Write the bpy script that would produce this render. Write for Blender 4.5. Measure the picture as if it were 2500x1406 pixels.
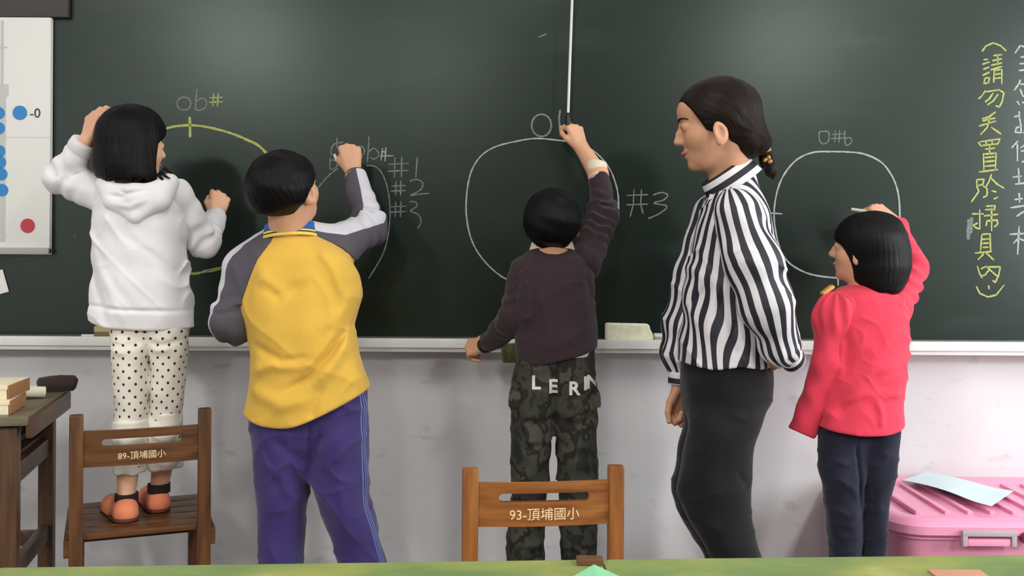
import bpy, bmesh, math, random
import numpy as np
from mathutils import Vector, Matrix
from mathutils.bvhtree import BVHTree

for o in list(bpy.data.objects):
    bpy.data.objects.remove(o, do_unlink=True)
C = bpy.context.scene.collection
scn = bpy.context.scene

# ------------------------------------------------------------------ camera
HC, DW, FPX, YH, ROLL = 1.13, 3.35, 2500.0, 590.0, 0.0061   # eye height, distance to the wall, focal length in px, horizon row
cam = bpy.data.cameras.new('camera')
cam.sensor_width = 36.0
cam.lens = 36.0
cam.shift_y = -(703.0 - YH) / 2500.0
cam.clip_start = 0.05
camo = bpy.data.objects.new('camera', cam)
C.objects.link(camo)
camo.matrix_world = Matrix.Translation((0, -DW, HC)) @ Matrix.Rotation(math.pi / 2, 4, 'X') @ Matrix.Rotation(ROLL, 4, 'Z')
scn.camera = camo

# ------------------------------------------------------------------ world, lights, exposure
w = bpy.data.worlds.new('world')
scn.world = w
w.use_nodes = True
w.node_tree.nodes['Background'].inputs[0].default_value = (0.75, 0.85, 1.0, 1)
w.node_tree.nodes['Background'].inputs[1].default_value = 0.25
scn.view_settings.view_transform = 'Standard'
scn.view_settings.look = 'None'
scn.view_settings.gamma = 1.0
scn.view_settings.exposure = 0.08
scn.view_settings.use_curve_mapping = False


def area(name, loc, target, sx, sy, power, col):
    l = bpy.data.lights.new(name, 'AREA')
    l.shape = 'RECTANGLE'
    l.size, l.size_y, l.energy, l.color = sx, sy, power, col
    o = bpy.data.objects.new(name, l)
    C.objects.link(o)
    o.location = loc
    o.rotation_euler = (Vector(target) - Vector(loc)).to_track_quat('-Z', 'Y').to_euler()
    return o


CEIL = 3.0
TUBES = [(-2.3, -1.9), (0.0, -1.9), (2.3, -1.9), (-2.25, -5.3), (-0.75, -6.3), (2.25, -5.3)]
LAMP_W = [13, 13, 13, 125, 75, 125]
for i, (tx, ty) in enumerate(TUBES):
    area('ceiling_lamp_light', (tx, ty, CEIL - 0.13), (tx, ty + 0.001, 0), 0.35, 1.2, LAMP_W[i], (1.0, 0.985, 0.955))
area('window_daylight', (3.45, -1.6, 1.55), (0.6, -0.35, 0.75), 1.9, 1.5, 82, (0.94, 0.97, 1.0))


# ------------------------------------------------------------------ photograph row/column -> place in the room
def P(px, py, d):
    dx, dy = px - 1250.0, py - YH
    c, s = math.cos(ROLL), math.sin(ROLL)
    ux, uy = dx * c + dy * s, -dx * s + dy * c
    return np.array([ux * d / FPX, d - DW, HC - uy * d / FPX])


def Pz(px, py, z):
    dx, dy = px - 1250.0, py - YH
    uy = -dx * math.sin(ROLL) + dy * math.cos(ROLL)
    return P(px, py, FPX * (HC - z) / uy)


def lin(c):
    return tuple(((v / 255.0) / 12.92 if v / 255.0 <= 0.04045 else ((v / 255.0 + 0.055) / 1.055) ** 2.4) for v in c)


# ------------------------------------------------------------------ materials
MATS = {}


def nodes_of(name):
    m = bpy.data.materials.new(name)
    m.use_nodes = True
    nt = m.node_tree
    return m, nt, nt.nodes['Principled BSDF'], nt.nodes.new, nt.links.new


def coords(nt, scale=(1, 1, 1)):
    tc = nt.nodes.new('ShaderNodeTexCoord')
    mp = nt.nodes.new('ShaderNodeMapping')
    mp.inputs['Scale'].default_value = scale
    nt.links.new(tc.outputs['Object'], mp.inputs['Vector'])
    return mp.outputs['Vector']


def noise(nt, scale, detail=4, stretch=(1, 1, 1), vec=None):
    n = nt.nodes.new('ShaderNodeTexNoise')
    n.inputs['Scale'].default_value = scale
    n.inputs['Detail'].default_value = detail
    nt.links.new(vec if vec is not None else coords(nt, stretch), n.inputs['Vector'])
    return n.outputs['Fac']


def ramp(nt, fac, stops, interp='LINEAR'):
    r = nt.nodes.new('ShaderNodeValToRGB')
    r.color_ramp.interpolation = interp
    el = r.color_ramp.elements
    while len(el) < len(stops):
        el.new(0.5)
    for e, (p, c) in zip(el, stops):
        e.position = p
        e.color = (*c, 1) if len(c) == 3 else c
    nt.links.new(fac, r.inputs['Fac'])
    return r.outputs['Color']


def mathn(nt, op, a, b=None, c=None):
    n = nt.nodes.new('ShaderNodeMath')
    n.operation = op
    for i, v in enumerate((a, b, c)):
        if v is None:
            continue
        if isinstance(v, (int, float)):
            n.inputs[i].default_value = v
        else:
            nt.links.new(v, n.inputs[i])
    return n.outputs[0]


def bump(nt, bsdf, fac, strength=0.3, dist=0.002):
    b = nt.nodes.new('ShaderNodeBump')
    b.inputs['Strength'].default_value = strength
    b.inputs['Distance'].default_value = dist
    nt.links.new(fac, b.inputs['Height'])
    nt.links.new(b.outputs['Normal'], bsdf.inputs['Normal'])


def mat(name, col, rough=0.6, metal=0.0, var=0.0, vscale=8.0, bs=0.0, bscale=60.0, spec=0.5, stretch=(1, 1, 1), sss=0.0, sheen=0.0):
    m, nt, b, new, link = nodes_of(name)
    c = lin(col)
    b.inputs['Roughness'].default_value = rough
    b.inputs['Metallic'].default_value = metal
    b.inputs['Specular IOR Level'].default_value = spec
    if sss:
        b.inputs['Subsurface Weight'].default_value = sss
        b.inputs['Subsurface Radius'].default_value = (0.008, 0.003, 0.0015)
        b.inputs['Subsurface Scale'].default_value = 1.0
    if sheen:
        b.inputs['Sheen Weight'].default_value = sheen
    if var:
        f = noise(nt, vscale, 5, stretch)
        lo = tuple(max(0, v * (1 - var)) for v in c)
        hi = tuple(min(1, v * (1 + var)) for v in c)
        link(ramp(nt, f, [(0.3, lo), (0.7, hi)]), b.inputs['Base Color'])
    else:
        b.inputs['Base Color'].default_value = (*c, 1)
    if bs:
        bump(nt, b, noise(nt, bscale, 3, stretch), bs)
    MATS[name] = m
    return m


def fabric(name, col, bs=0.35, var=0.06, bscale=260.0):
    return mat(name, col, 0.88, var=var, vscale=14, bs=bs, bscale=bscale, spec=0.25, sheen=0.15)


def attr_out(nt, name):
    a = nt.nodes.new('ShaderNodeAttribute')
    a.attribute_name = name
    return a.outputs['Fac']


# ------------------------------------------------------------------ object helpers
def thing(name, label, cat, loc=(0, 0, 0), group=None, rotz=0.0):
    o = bpy.data.objects.new(name, None)
    o.empty_display_size = 0.05
    C.objects.link(o)
    o.location = loc
    o.rotation_euler = (0, 0, rotz)
    tag(o, label, cat, group)
    return o


def tag(o, label=None, cat=None, group=None, kind=None):
    for k, v in (('label', label), ('category', cat), ('group', group), ('kind', kind)):
        if v:
            o[k] = v
    return o


def root_of(o):
    while o.parent is not None:
        o = o.parent
    return o


def link_mesh(name, me, m, parent=None):
    o = bpy.data.objects.new(name, me)
    C.objects.link(o)
    if m is not None:
        me.materials.append(m)
    if parent is not None:
        o.parent = parent
    return o


def obj(name, bm, m, parent=None, smooth=True, world=False):
    me = bpy.data.meshes.new(name)
    if world and parent is not None:
        off = Vector(root_of(parent).location)
        for v in bm.verts:
            v.co -= off
    bmesh.ops.recalc_face_normals(bm, faces=bm.faces)
    bm.to_mesh(me)
    bm.free()
    o = link_mesh(name, me, m, parent)
    if smooth:
        for p in me.polygons:
            p.use_smooth = True
        try:
            me.set_sharp_from_angle(angle=math.radians(38))
        except Exception:
            pass
    return o


def add_box(bm, c, s, bev=0.004, rot=None, seg=2):
    g = bmesh.ops.create_cube(bm, size=1.0)
    vs = g['verts']
    M = Matrix.Translation(Vector(c)) @ (rot.to_4x4() if rot is not None else Matrix.Identity(4)) @ Matrix.Diagonal((*s, 1))
    bmesh.ops.transform(bm, matrix=M, verts=vs)
    if bev > 0:
        es = list({e for v in vs for e in v.link_edges})
        bmesh.ops.bevel(bm, geom=es, offset=bev, segments=seg, profile=0.7, affect='EDGES')
    return bm


def box(c, s, bev=0.004, rot=None):
    return add_box(bmesh.new(), c, s, bev, rot)


def catmull(pts, n=8):
    pts = [np.array(p, float) for p in pts]
    if len(pts) < 3:
        return pts
    out = []
    for i in range(len(pts) - 1):
        p0, p1, p2, p3 = pts[max(i - 1, 0)], pts[i], pts[i + 1], pts[min(i + 2, len(pts) - 1)]
        for k in range(n):
            t = k / n
            out.append(0.5 * ((2 * p1) + (p2 - p0) * t + (2 * p0 - 5 * p1 + 4 * p2 - p3) * t * t + (3 * p1 - p0 - 3 * p2 + p3) * t ** 3))
    out.append(pts[-1])
    return out


def add_tube(bm, pts, rad, seg=10, closed=False):
    pts = [Vector(p) for p in pts]
    n = len(pts)
    rads = rad if hasattr(rad, '__len__') else [rad] * n
    rings = []
    up = Vector((0, 0, 1))
    prev = None
    for i in range(n):
        t = (pts[(i + 1) % n] - pts[i - 1]) if closed else (pts[min(i + 1, n - 1)] - pts[max(i - 1, 0)])
        t.normalize()
        a = prev if prev is not None else (up if abs(t.z) < 0.9 else Vector((1, 0, 0)))
        u = (a - t * a.dot(t)).normalized()
        prev = u
        v = t.cross(u)
        rings.append([bm.verts.new(pts[i] + (u * math.cos(2 * math.pi * k / seg) + v * math.sin(2 * math.pi * k / seg)) * rads[i]) for k in range(seg)])
    for i in range(n if closed else n - 1):
        A, B = rings[i], rings[(i + 1) % n]
        for k in range(seg):
            bm.faces.new((A[k], A[(k + 1) % seg], B[(k + 1) % seg], B[k]))
    if not closed:
        bm.faces.new(rings[0][::-1])
        bm.faces.new(rings[-1])
    return bm


# ================================================================== THE ROOM
def wall_paint():
    m, nt, b, new, link = nodes_of('wall_paint')
    f = noise(nt, 2.2, 6)
    base = ramp(nt, f, [(0.3, lin((211, 210, 211))), (0.7, lin((226, 224, 225)))])
    s = noise(nt, 9.0, 8, (1, 1, 2.2))
    scuff = ramp(nt, s, [(0.60, (1, 1, 1)), (0.72, (0.83, 0.82, 0.81))])
    mx = new('ShaderNodeMix')
    mx.data_type = 'RGBA'
    mx.blend_type = 'MULTIPLY'
    mx.inputs['Factor'].default_value = 1.0
    link(base, mx.inputs[6])
    link(scuff, mx.inputs[7])
    link(mx.outputs[2], b.inputs['Base Color'])
    b.inputs['Roughness'].default_value = 0.6
    bump(nt, b, noise(nt, 90, 3), 0.15)
    return m


M_WALL = wall_paint()
M_CEIL = mat('ceiling_paint', (225, 224, 220), 0.9)
M_FLOOR = mat('floor_terrazzo', (96, 94, 92), 0.5, var=0.25, vscale=70)
RX0, RX1, RY0 = -3.6, 3.6, -8.0


def struct(name, bm, m, smooth=False):
    return tag(obj(name, bm, m, None, smooth), kind='structure')


struct('floor', box(((RX0 + RX1) / 2, RY0 / 2, -0.05), (RX1 - RX0, -RY0, 0.1), 0), M_FLOOR)
struct('ceiling', box(((RX0 + RX1) / 2, RY0 / 2, CEIL + 0.05), (RX1 - RX0, -RY0, 0.1), 0), M_CEIL)
struct('wall_front', box((0, 0.06, CEIL / 2), (RX1 - RX0, 0.12, CEIL), 0), M_WALL)
struct('wall_back', box((0, RY0 - 0.06, CEIL / 2), (RX1 - RX0, 0.12, CEIL), 0), mat('back_wall_dark', (84, 74, 62), 0.95, var=.15))  # unseen back wall, coloured dark to dim what the chalkboard reflects
struct('wall_left', box((RX0 - 0.06, RY0 / 2, CEIL / 2), (0.12, -RY0, CEIL), 0), M_WALL)
bm = bmesh.new()                                     # right wall with a window opening
WY0, WY1, WZ0, WZ1 = -2.7, -0.5, 0.85, 2.3
add_box(bm, (RX1 + 0.06, (RY0 + WY0) / 2, CEIL / 2), (0.12, WY0 - RY0, CEIL), 0)
add_box(bm, (RX1 + 0.06, WY1 / 2, CEIL / 2), (0.12, -WY1, CEIL), 0)
add_box(bm, (RX1 + 0.06, (WY0 + WY1) / 2, WZ0 / 2), (0.12, WY1 - WY0, WZ0), 0)
add_box(bm, (RX1 + 0.06, (WY0 + WY1) / 2, (WZ1 + CEIL) / 2), (0.12, WY1 - WY0, CEIL - WZ1), 0)
struct('wall_right', bm, M_WALL)
M_ALU = mat('aluminium', (205, 206, 204), 0.35, 0.6)
M_GLASS, nt, b, new, link = nodes_of('window_glass')
b.inputs['Transmission Weight'].default_value = 1.0
b.inputs['Roughness'].default_value = 0.0
b.inputs['IOR'].default_value = 1.1
bm = bmesh.new()
for yy in (WY0 + 0.025, (WY0 + WY1) / 2, WY1 - 0.025):
    add_box(bm, (RX1 + 0.05, yy, (WZ0 + WZ1) / 2), (0.05, 0.05, WZ1 - WZ0), 0.003)
for zz in (WZ0 + 0.025, WZ1 - 0.025):
    add_box(bm, (RX1 + 0.05, (WY0 + WY1) / 2, zz), (0.05, WY1 - WY0, 0.05), 0.003)
win = tag(obj('window_1', bm, M_ALU), kind='structure')
for yy in ((WY0 * 3 + WY1) / 4, (WY0 + WY1 * 3) / 4):
    obj('pane', box((RX1 + 0.05, yy, (WZ0 + WZ1) / 2), ((WY1 - WY0) / 2 - 0.06, 0.006, WZ1 - WZ0 - 0.1), 0, Matrix.Rotation(math.pi / 2, 3, 'Z')), M_GLASS, win, False)
M_LAMP, nt, b, new, link = nodes_of('lamp_tube')
b.inputs['Emission Color'].default_value = (1, 0.97, 0.92, 1)
b.inputs['Emission Strength'].default_value = 6.0
M_WHITE_ENAMEL = mat('white_enamel', (232, 232, 228), 0.4)
LAMP_AT = ['left of the row over the chalkboard', 'in the middle of the row over the chalkboard', 'right of the row over the chalkboard, by the window', 'at left behind the viewer', 'farthest back behind the viewer', 'at right behind the viewer']
for (tx, ty), at_ in zip(TUBES, LAMP_AT):
    t = thing('ceiling_lamp', 'white two tube ceiling lamp, ' + at_, 'lamp', (tx, ty, CEIL), 'ceiling lamps')
    obj('housing', box((0, 0, -0.03), (0.36, 1.25, 0.06), 0.01), M_WHITE_ENAMEL, t)
    for s in (-0.09, 0.09):
        obj('tube', add_tube(bmesh.new(), [(s, -0.59, -0.085), (s, 0.59, -0.085)], 0.014), M_LAMP, t)


# ================================================================== CHALKBOARD
def board_mat():
    m, nt, b, new, link = nodes_of('chalkboard_green')
    f = noise(nt, 1.3, 6, (1, 1, 1.6))
    col = ramp(nt, f, [(0.35, lin((14, 25, 20))), (0.7, lin((19, 31, 26)))])
    d = noise(nt, 3.6, 7, (0.6, 1, 2.5))
    dust = ramp(nt, d, [(0.56, (0, 0, 0)), (0.85, (0.012, 0.015, 0.0135))])
    mx = new('ShaderNodeMix')
    mx.data_type = 'RGBA'
    mx.blend_type = 'ADD'
    mx.inputs['Factor'].default_value = 1.0
    link(col, mx.inputs[6])
    link(dust, mx.inputs[7])
    link(mx.outputs[2], b.inputs['Base Color'])
    b.inputs['Roughness'].default_value = 0.29
    b.inputs['Specular IOR Level'].default_value = 0.55
    b.inputs['Specular Tint'].default_value = (0.86, 1.0, 0.92, 1)
    return m


BX0, BX1 = -2.15, 2.15
BZ0 = P(1250, 822, DW)[2]
BZ1 = P(1250, -5, DW)[2]
board = thing('chalkboard', 'long dark green chalkboard across the wall with chalk circles and writing', 'chalkboard', (0, 0, BZ0))
obj('writing_surface', box((0, -0.010, (BZ1 - BZ0) / 2), (BX1 - BX0, 0.018, BZ1 - BZ0), 0.001), board_mat(), board, False)
M_TRAY = mat('tray_white', (240, 240, 234), 0.32, 0.0)
bm = bmesh.new()
add_box(bm, (0, -0.013, BZ1 - BZ0 + 0.017), (BX1 - BX0 + 0.06, 0.024, 0.034), 0.004)
obj('top_frame', bm, M_ALU, board)
for s in (BX0 - 0.015, BX1 + 0.015):
    obj('side_frame', box((s, -0.013, (BZ1 - BZ0) / 2), (0.03, 0.024, BZ1 - BZ0), 0.004), M_ALU, board)
bm = bmesh.new()
add_box(bm, (0, -0.047, -0.012), (BX1 - BX0, 0.092, 0.010), 0.002)
add_box(bm, (0, -0.096, -0.013), (BX1 - BX0, 0.010, 0.030), 0.004)
add_box(bm, (0, -0.085, -0.034), (BX1 - BX0, 0.010, 0.016), 0.003)
obj('chalk_tray', bm, M_TRAY, board)

YB = -0.0205


def chalk_mat(name, col, cover=0.5):
    m, nt, b, new, link = nodes_of(name)
    b.inputs['Base Color'].default_value = (*lin(col), 1)
    b.inputs['Roughness'].default_value = 0.95
    f = noise(nt, 420, 3)
    a = ramp(nt, f, [(0.30, (0.45, 0.45, 0.45)), (0.62, (1, 1, 1))])
    link(mathn(nt, 'MULTIPLY', a, min(1.0, cover * 1.6)), b.inputs['Alpha'])
    return m


CH_W = chalk_mat('chalk_white', (205, 212, 205), 0.5)
CH_F = chalk_mat('chalk_white_faint', (180, 188, 184), 0.30)
CH_Y = chalk_mat('chalk_yellow', (208, 214, 120), 0.52)


def ribbons(name, strokes, wpx, m, smooth=True, parent=None):
    bm = bmesh.new()
    off = Vector(board.location)
    rng = random.Random(len(strokes))
    for st in strokes:
        pts = [P(x, y, DW + YB) for x, y in st]
        if smooth and len(pts) > 2:
            pts = catmull(pts, 6)
        else:
            q = []
            for a, b_ in zip(pts[:-1], pts[1:]):
                q += [a + (b_ - a) * k / 4 for k in range(4)]
            pts = q + [pts[-1]]
        L = []
        for i, p in enumerate(pts):
            t = pts[min(i + 1, len(pts) - 1)] - pts[max(i - 1, 0)]
            n = np.array([-t[2], 0, t[0]])
            n = n / (np.linalg.norm(n) + 1e-9)
            wd = wpx * .88 / 2 / 746 * (0.8 + 0.4 * rng.random()) * (0.75 if i in (0, len(pts) - 1) else 1)
            L.append([bm.verts.new(Vector((p + n * s * wd)) + Vector((0, YB - p[1], 0)) - off) for s in (-1, 1)])
        for A, B in zip(L[:-1], L[1:]):
            bm.faces.new((A[0], A[1], B[1], B[0]))
    o = obj(name, bm, m, parent or board, False)
    return o


def ell_pts(cx, cy, rx, ry, n=14, a0=0.3):
    return [(cx + rx * math.cos(a0 + 2 * math.pi * k / n), cy + ry * math.sin(a0 + 2 * math.pi * k / n)) for k in range(n + 1)]


def hashes(x, y, s, sk=0.08):
    return [[(x + s * .32, y), (x + s * (.32 - sk), y + s)], [(x + s * .66, y - s * .04), (x + s * (.66 - sk), y + s)],
            [(x, y + s * .34), (x + s, y + s * .30)], [(x - s * .04, y + s * .68), (x + s, y + s * .64)]]


c1 = ribbons('chalk_circle', [[(360, 335), (405, 314), (440, 307), (475, 306), (515, 312), (560, 324), (600, 340), (640, 363), (685, 425), (705, 510), (690, 570), (640, 620), (560, 648), (510, 660), (470, 668), (420, 660)],
                              [(505, 663), (535, 656), (575, 636)]], 6.5, CH_Y)
c1['label'] = 'pale yellow chalk circle'
ribbons('chalk_mark', [[(463, 285), (464, 312), (464, 336)]], 7, CH_Y, False)
ribbons('chalk_lettering', [ell_pts(449, 253, 17, 16)], 3.6, CH_F)
ribbons('chalk_lettering', [[(481, 218), (478, 245), (478, 268)], [(478, 250), (490, 240), (503, 246), (503, 260), (490, 269), (478, 268)]], 3.6, CH_F)
ribbons('chalk_lettering', hashes(512, 228, 32), 3.6, CH_Y, False)
ribbons('chalk_circle', [[(745, 520), (765, 475), (785, 448), (805, 426), (825, 411)]], 3.6, CH_F)
ribbons('chalk_circle', [[(895, 404), (915, 406), (932, 422), (945, 455), (951, 490), (952, 530), (948, 570), (935, 620), (900, 680)]], 3.6, CH_F)
ribbons('chalk_lettering', [[(806, 384), (806, 412), (818, 410), (824, 400), (816, 391), (806, 392)], [(832, 348), (816, 352), (808, 366), (810, 380)], [(823, 335), (822, 362)], [(828, 350), (838, 346)],
                            ], 3.2, CH_F)
ribbons('chalk_lettering', [ell_pts(879, 369, 11, 12)], 3.2, CH_F)
ribbons('chalk_lettering', [[(901, 333), (899, 365), (897, 396)], [(899, 372), (912, 362), (922, 370), (924, 380), (914, 388), (904, 384)]], 3.2, CH_F)
ribbons('chalk_lettering', [[(934, 362), (930, 392)], [(942, 360), (940, 394)], [(928, 381), (960, 380)], [(930, 371), (944, 370)]], 3.4, CH_W, False)
for g_ in (hashes(948, 384, 50, .02), [[(1019, 382), (1015, 434)]], hashes(955, 442, 36, .02), hashes(954, 492, 38, .04)):
    ribbons('chalk_lettering', g_, 3.8, CH_F, False)
ribbons('chalk_lettering', [[(1000, 442), (1018, 438), (1032, 447), (1026, 464), (1002, 477), (1022, 474), (1048, 472)]], 3.6, CH_F)
ribbons('chalk_lettering', [[(1000, 492), (1016, 494), (1017, 504), (1003, 515), (1020, 523), (1028, 540), (1020, 558)]], 3.6, CH_F)
ribbons('chalk_circle', [[(1385, 345), (1350, 341), (1305, 338), (1260, 345), (1210, 358), (1175, 380), (1152, 415), (1141, 460), (1138, 515), (1145, 565), (1160, 605), (1185, 640), (1215, 668), (1245, 684), (1300, 690), (1380, 685), (1440, 655), (1475, 612),
                          (1495, 570), (1508, 525), (1510, 490), (1505, 455), (1490, 415), (1468, 385), (1440, 362), (1415, 350)]], 4.0, CH_W)
ribbons('chalk_lettering', [ell_pts(1322, 306, 24, 27)], 5, CH_F)
ribbons('chalk_lettering', [[(1368, 268), (1365, 290), (1368, 312), (1374, 326)]], 5, CH_F)
ribbons('chalk_lettering', [[(1548, 462), (1546, 500), (1538, 530)], [(1566, 462), (1564, 498), (1570, 522)], [(1530, 477), (1582, 475)], [(1530, 500), (1582, 498)]], 3.8, CH_F, False)
ribbons('chalk_lettering', [[(1594, 476), (1615, 470), (1630, 476), (1620, 488), (1596, 496), (1628, 503), (1612, 520), (1582, 534)]], 3.8, CH_F)
ribbons('chalk_circle', [[(2030, 370), (1985, 372), (1945, 390), (1915, 425), (1898, 465), (1890, 515), (1893, 560), (1905, 610), (1925, 640), (1955, 660), (1990, 672), (2040, 678), (2080, 678), (2140, 655), (2180, 600), (2195, 545),
                          (2196, 500), (2190, 460), (2175, 425), (2150, 395), (2110, 376), (2070, 371), (2030, 370)]], 4.6, CH_W)
for g_ in ([(1880, 520), (1910, 522)], [(2188, 540), (2218, 545)], [(2046, 662), (2046, 698)]):
    ribbons('chalk_mark', [g_], 4.2, CH_W, False)
ribbons('chalk_lettering', [[(1999, 322), (2022, 322), (2022, 345), (2008, 351), (2000, 340), (2000, 322)]], 3.2, CH_F)
ribbons('chalk_lettering', [[(2062, 318), (2064, 352), (2074, 352), (2080, 342), (2074, 336), (2064, 338)]], 3.2, CH_F)
ribbons('chalk_lettering', hashes(2030, 318, 30, .05), 3.0, CH_F, False)
for g_ in ([(1314, 91), (1326, 86), (1334, 83)], [(180, 574), (184, 575)], [(2150, 790), (2165, 782)]):
    ribbons('chalk_mark', [g_], 3.2, CH_F, False)
ribbons('chalk_smudge', [[(2366, 535), (2364, 560), (2364, 585)], [(2372, 530), (2370, 570)]], 10, CH_F, False)


def glyphs(strokes, y0, wpx, m, label):
    # strokes that touch or lie in the same square of the column make one character
    G, last = [], None
    for st in crop(strokes, y0):
        c = sum(y for _, y in st) / len(st)
        k = next((g for g in G if g[0] - 8 <= c <= g[1] + 8 and max(g[1], max(y for _, y in st)) - min(g[0], min(y for _, y in st)) < 62), None)
        if k is None:
            k = [1e9, -1e9, []]
            G.append(k)
        k[0], k[1] = min(k[0], min(y for _, y in st)), max(k[1], max(y for _, y in st))
        k[2].append(st)
    for g in G:
        ribbons('chalk_character', g[2], wpx, m, False)['label'] = label


def crop(strokes, y0):
    return [[(2300 + (x if x < 800 else x + 70) * .249, y0 + y * .249) for x, y in s] for s in strokes]


YEL1 = [[(390, 305), (430, 250), (500, 220), (570, 245), (630, 300)],
        [(405, 385), (450, 380)], [(395, 430), (465, 405)], [(400, 480), (465, 455)], [(395, 540), (465, 505)], [(420, 565), (465, 560), (455, 610), (410, 620), (420, 565)],
        [(500, 345), (590, 335)], [(490, 395), (590, 375)], [(480, 440), (590, 415)], [(545, 330), (545, 440)], [(475, 485), (590, 450)], [(510, 490), (505, 610)], [(510, 490), (585, 480), (585, 625)], [(510, 530), (580, 520)], [(510, 570), (580, 560)],
        [(425, 685), (390, 740), (355, 770)], [(420, 700), (560, 680), (605, 710), (590, 790), (560, 850), (525, 835)], [(500, 710), (460, 770), (420, 800)], [(550, 720), (500, 790), (440, 830)],
        [(525, 895), (460, 945), (390, 965)], [(395, 985), (525, 955)], [(360, 1035), (530, 985)], [(470, 950), (440, 1050), (375, 1120)], [(480, 1045), (580, 1115)],
        [(350, 1190), (390, 1240)], [(370, 1190), (570, 1160), (545, 1210), (395, 1225)], [(430, 1180), (435, 1220)], [(490, 1170), (490, 1215)], [(420, 1262), (520, 1250)], [(465, 1220), (465, 1310)], [(405, 1300), (410, 1480)], [(410, 1310), (530, 1300), (520, 1470)], [(415, 1345), (515, 1335)], [(415, 1385), (515, 1375)], [(415, 1430), (515, 1420)]]
YEL2 = [[(360, 80), (550, 55)],
        [(340, 150), (340, 220), (360, 270), (285, 375)], [(340, 155), (410, 150), (400, 200), (350, 215)], [(400, 215), (440, 240), (440, 310), (400, 330)], [(485, 100), (460, 170), (430, 225)], [(480, 140), (540, 200), (610, 240)], [(485, 265), (535, 275)], [(505, 345), (550, 325)],
        [(290, 490), (410, 490)], [(368, 445), (370, 640), (330, 625), (305, 600), (350, 580)], [(430, 415), (520, 410), (510, 460)], [(420, 450), (520, 445)], [(410, 510), (550, 495)], [(485, 430), (485, 660)], [(430, 610), (440, 560), (540, 550), (545, 590), (510, 620)],
        [(390, 695), (375, 860)], [(390, 690), (470, 685), (475, 855)], [(395, 740), (460, 735)], [(395, 780), (460, 775)], [(395, 820), (460, 815)], [(320, 875), (490, 858)], [(410, 880), (350, 940)], [(430, 870), (510, 945)],
        [(345, 1000), (365, 1070), (395, 1120)], [(380, 1030), (420, 1010), (570, 1010), (555, 1090), (520, 1165), (495, 1140)], [(430, 1000), (480, 1050), (540, 1100)], [(460, 1040), (420, 1090), (395, 1095)],
        [(455, 1190), (462, 1230)], [(335, 1200), (370, 1270), (450, 1305), (530, 1285), (610, 1185)]]
WH1 = [[(770, 240), (715, 320)], [(775, 250), (803, 275)], [(765, 360), (803, 345)], [(755, 425), (803, 415)], [(750, 490), (803, 480)],
       [(770, 580), (740, 640), (705, 685)], [(765, 670), (790, 740), (803, 760)], [(735, 790), (760, 830)], [(780, 800), (803, 830)], [(760, 620), (803, 640)],
       [(755, 890), (755, 960)], [(705, 945), (770, 930)], [(760, 960), (770, 1020), (775, 1100), (715, 1095), (730, 1050), (770, 1040)], [(790, 1100), (803, 1090)],
       [(745, 1180), (680, 1250)], [(738, 1210), (738, 1380)], [(765, 1250), (803, 1180)], [(770, 1280), (803, 1275)], [(780, 1385), (803, 1375)]]
WH2 = [[(748, 40), (755, 190)], [(690, 130), (780, 120)], [(715, 200), (803, 180)], [(755, 285), (760, 380)], [(710, 350), (790, 340)], [(670, 430), (803, 400)], [(803, 430), (780, 480), (730, 515)],
       [(755, 610), (740, 890)], [(660, 690), (803, 680)], [(745, 730), (700, 780)], [(750, 730), (803, 780)]]
glyphs(YEL1, 50, 4.6, CH_Y, 'yellow chalk character')
glyphs(YEL2, 400, 4.6, CH_Y, 'yellow chalk character')
glyphs(WH1, 50, 4.8, CH_W, 'white chalk character')
glyphs(WH2, 400, 4.8, CH_W, 'white chalk character')


# ---- text helper
def text_mesh(body, size, ext=0.0006, fat=0.0):
    cu = bpy.data.curves.new('txt', 'FONT')
    cu.body = body
    cu.size = size
    cu.align_x = 'CENTER'
    cu.align_y = 'CENTER'
    cu.extrude = ext
    cu.offset = fat
    cu.resolution_u = 3
    o = bpy.data.objects.new('txt', cu)
    C.objects.link(o)
    bpy.context.view_layer.update()
    me = bpy.data.meshes.new_from_object(o.evaluated_get(bpy.context.evaluated_depsgraph_get()))
    bpy.data.objects.remove(o, do_unlink=True)
    me.materials.clear()
    return me


# ---- white screen panel at the left end of the board
s0, s1 = P(123, 42, DW - .045), P(123, 622, DW - .045)
SX1, SZ0, SZ1 = s0[0], s1[2], s0[2]
SX0 = SX1 - 0.62
scr = thing('display_panel', 'white display panel with blue and red dots hung over the chalkboard', 'panel', ((SX0 + SX1) / 2, -0.032, SZ0))
M_SCREEN = mat('screen_white', (238, 238, 232), 0.5)
M_SFRAME = mat('screen_grey', (172, 174, 170), 0.4)
hw, hh = (SX1 - SX0) / 2, SZ1 - SZ0
obj('board_face', box((0, 0, hh / 2), (2 * hw, 0.02, hh), 0.003), M_SCREEN, scr)
obj('bottom_rail', box((0, -0.004, 0.012), (2 * hw, 0.026, 0.022), 0.004), M_SFRAME, scr)
obj('top_housing', box((0.03, 0.0, hh + 0.04), (2 * hw + 0.05, 0.022, 0.078), 0.006), mat('dark_grey_metal', (66, 63, 59), 0.6), scr)


def on_screen(px, py, r, m, name, thick=0.0012):
    p = P(px, py, DW - .045)
    bm = bmesh.new()
    bmesh.ops.create_cone(bm, cap_ends=True, segments=28, radius1=r / 740, radius2=r / 740, depth=thick)
    bmesh.ops.transform(bm, matrix=Matrix.Translation(Vector((p[0], -0.0436, p[2])) - Vector(scr.location)) @ Matrix.Rotation(math.pi / 2, 4, 'X'), verts=bm.verts)
    return obj(name, bm, m, scr, False)


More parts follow.
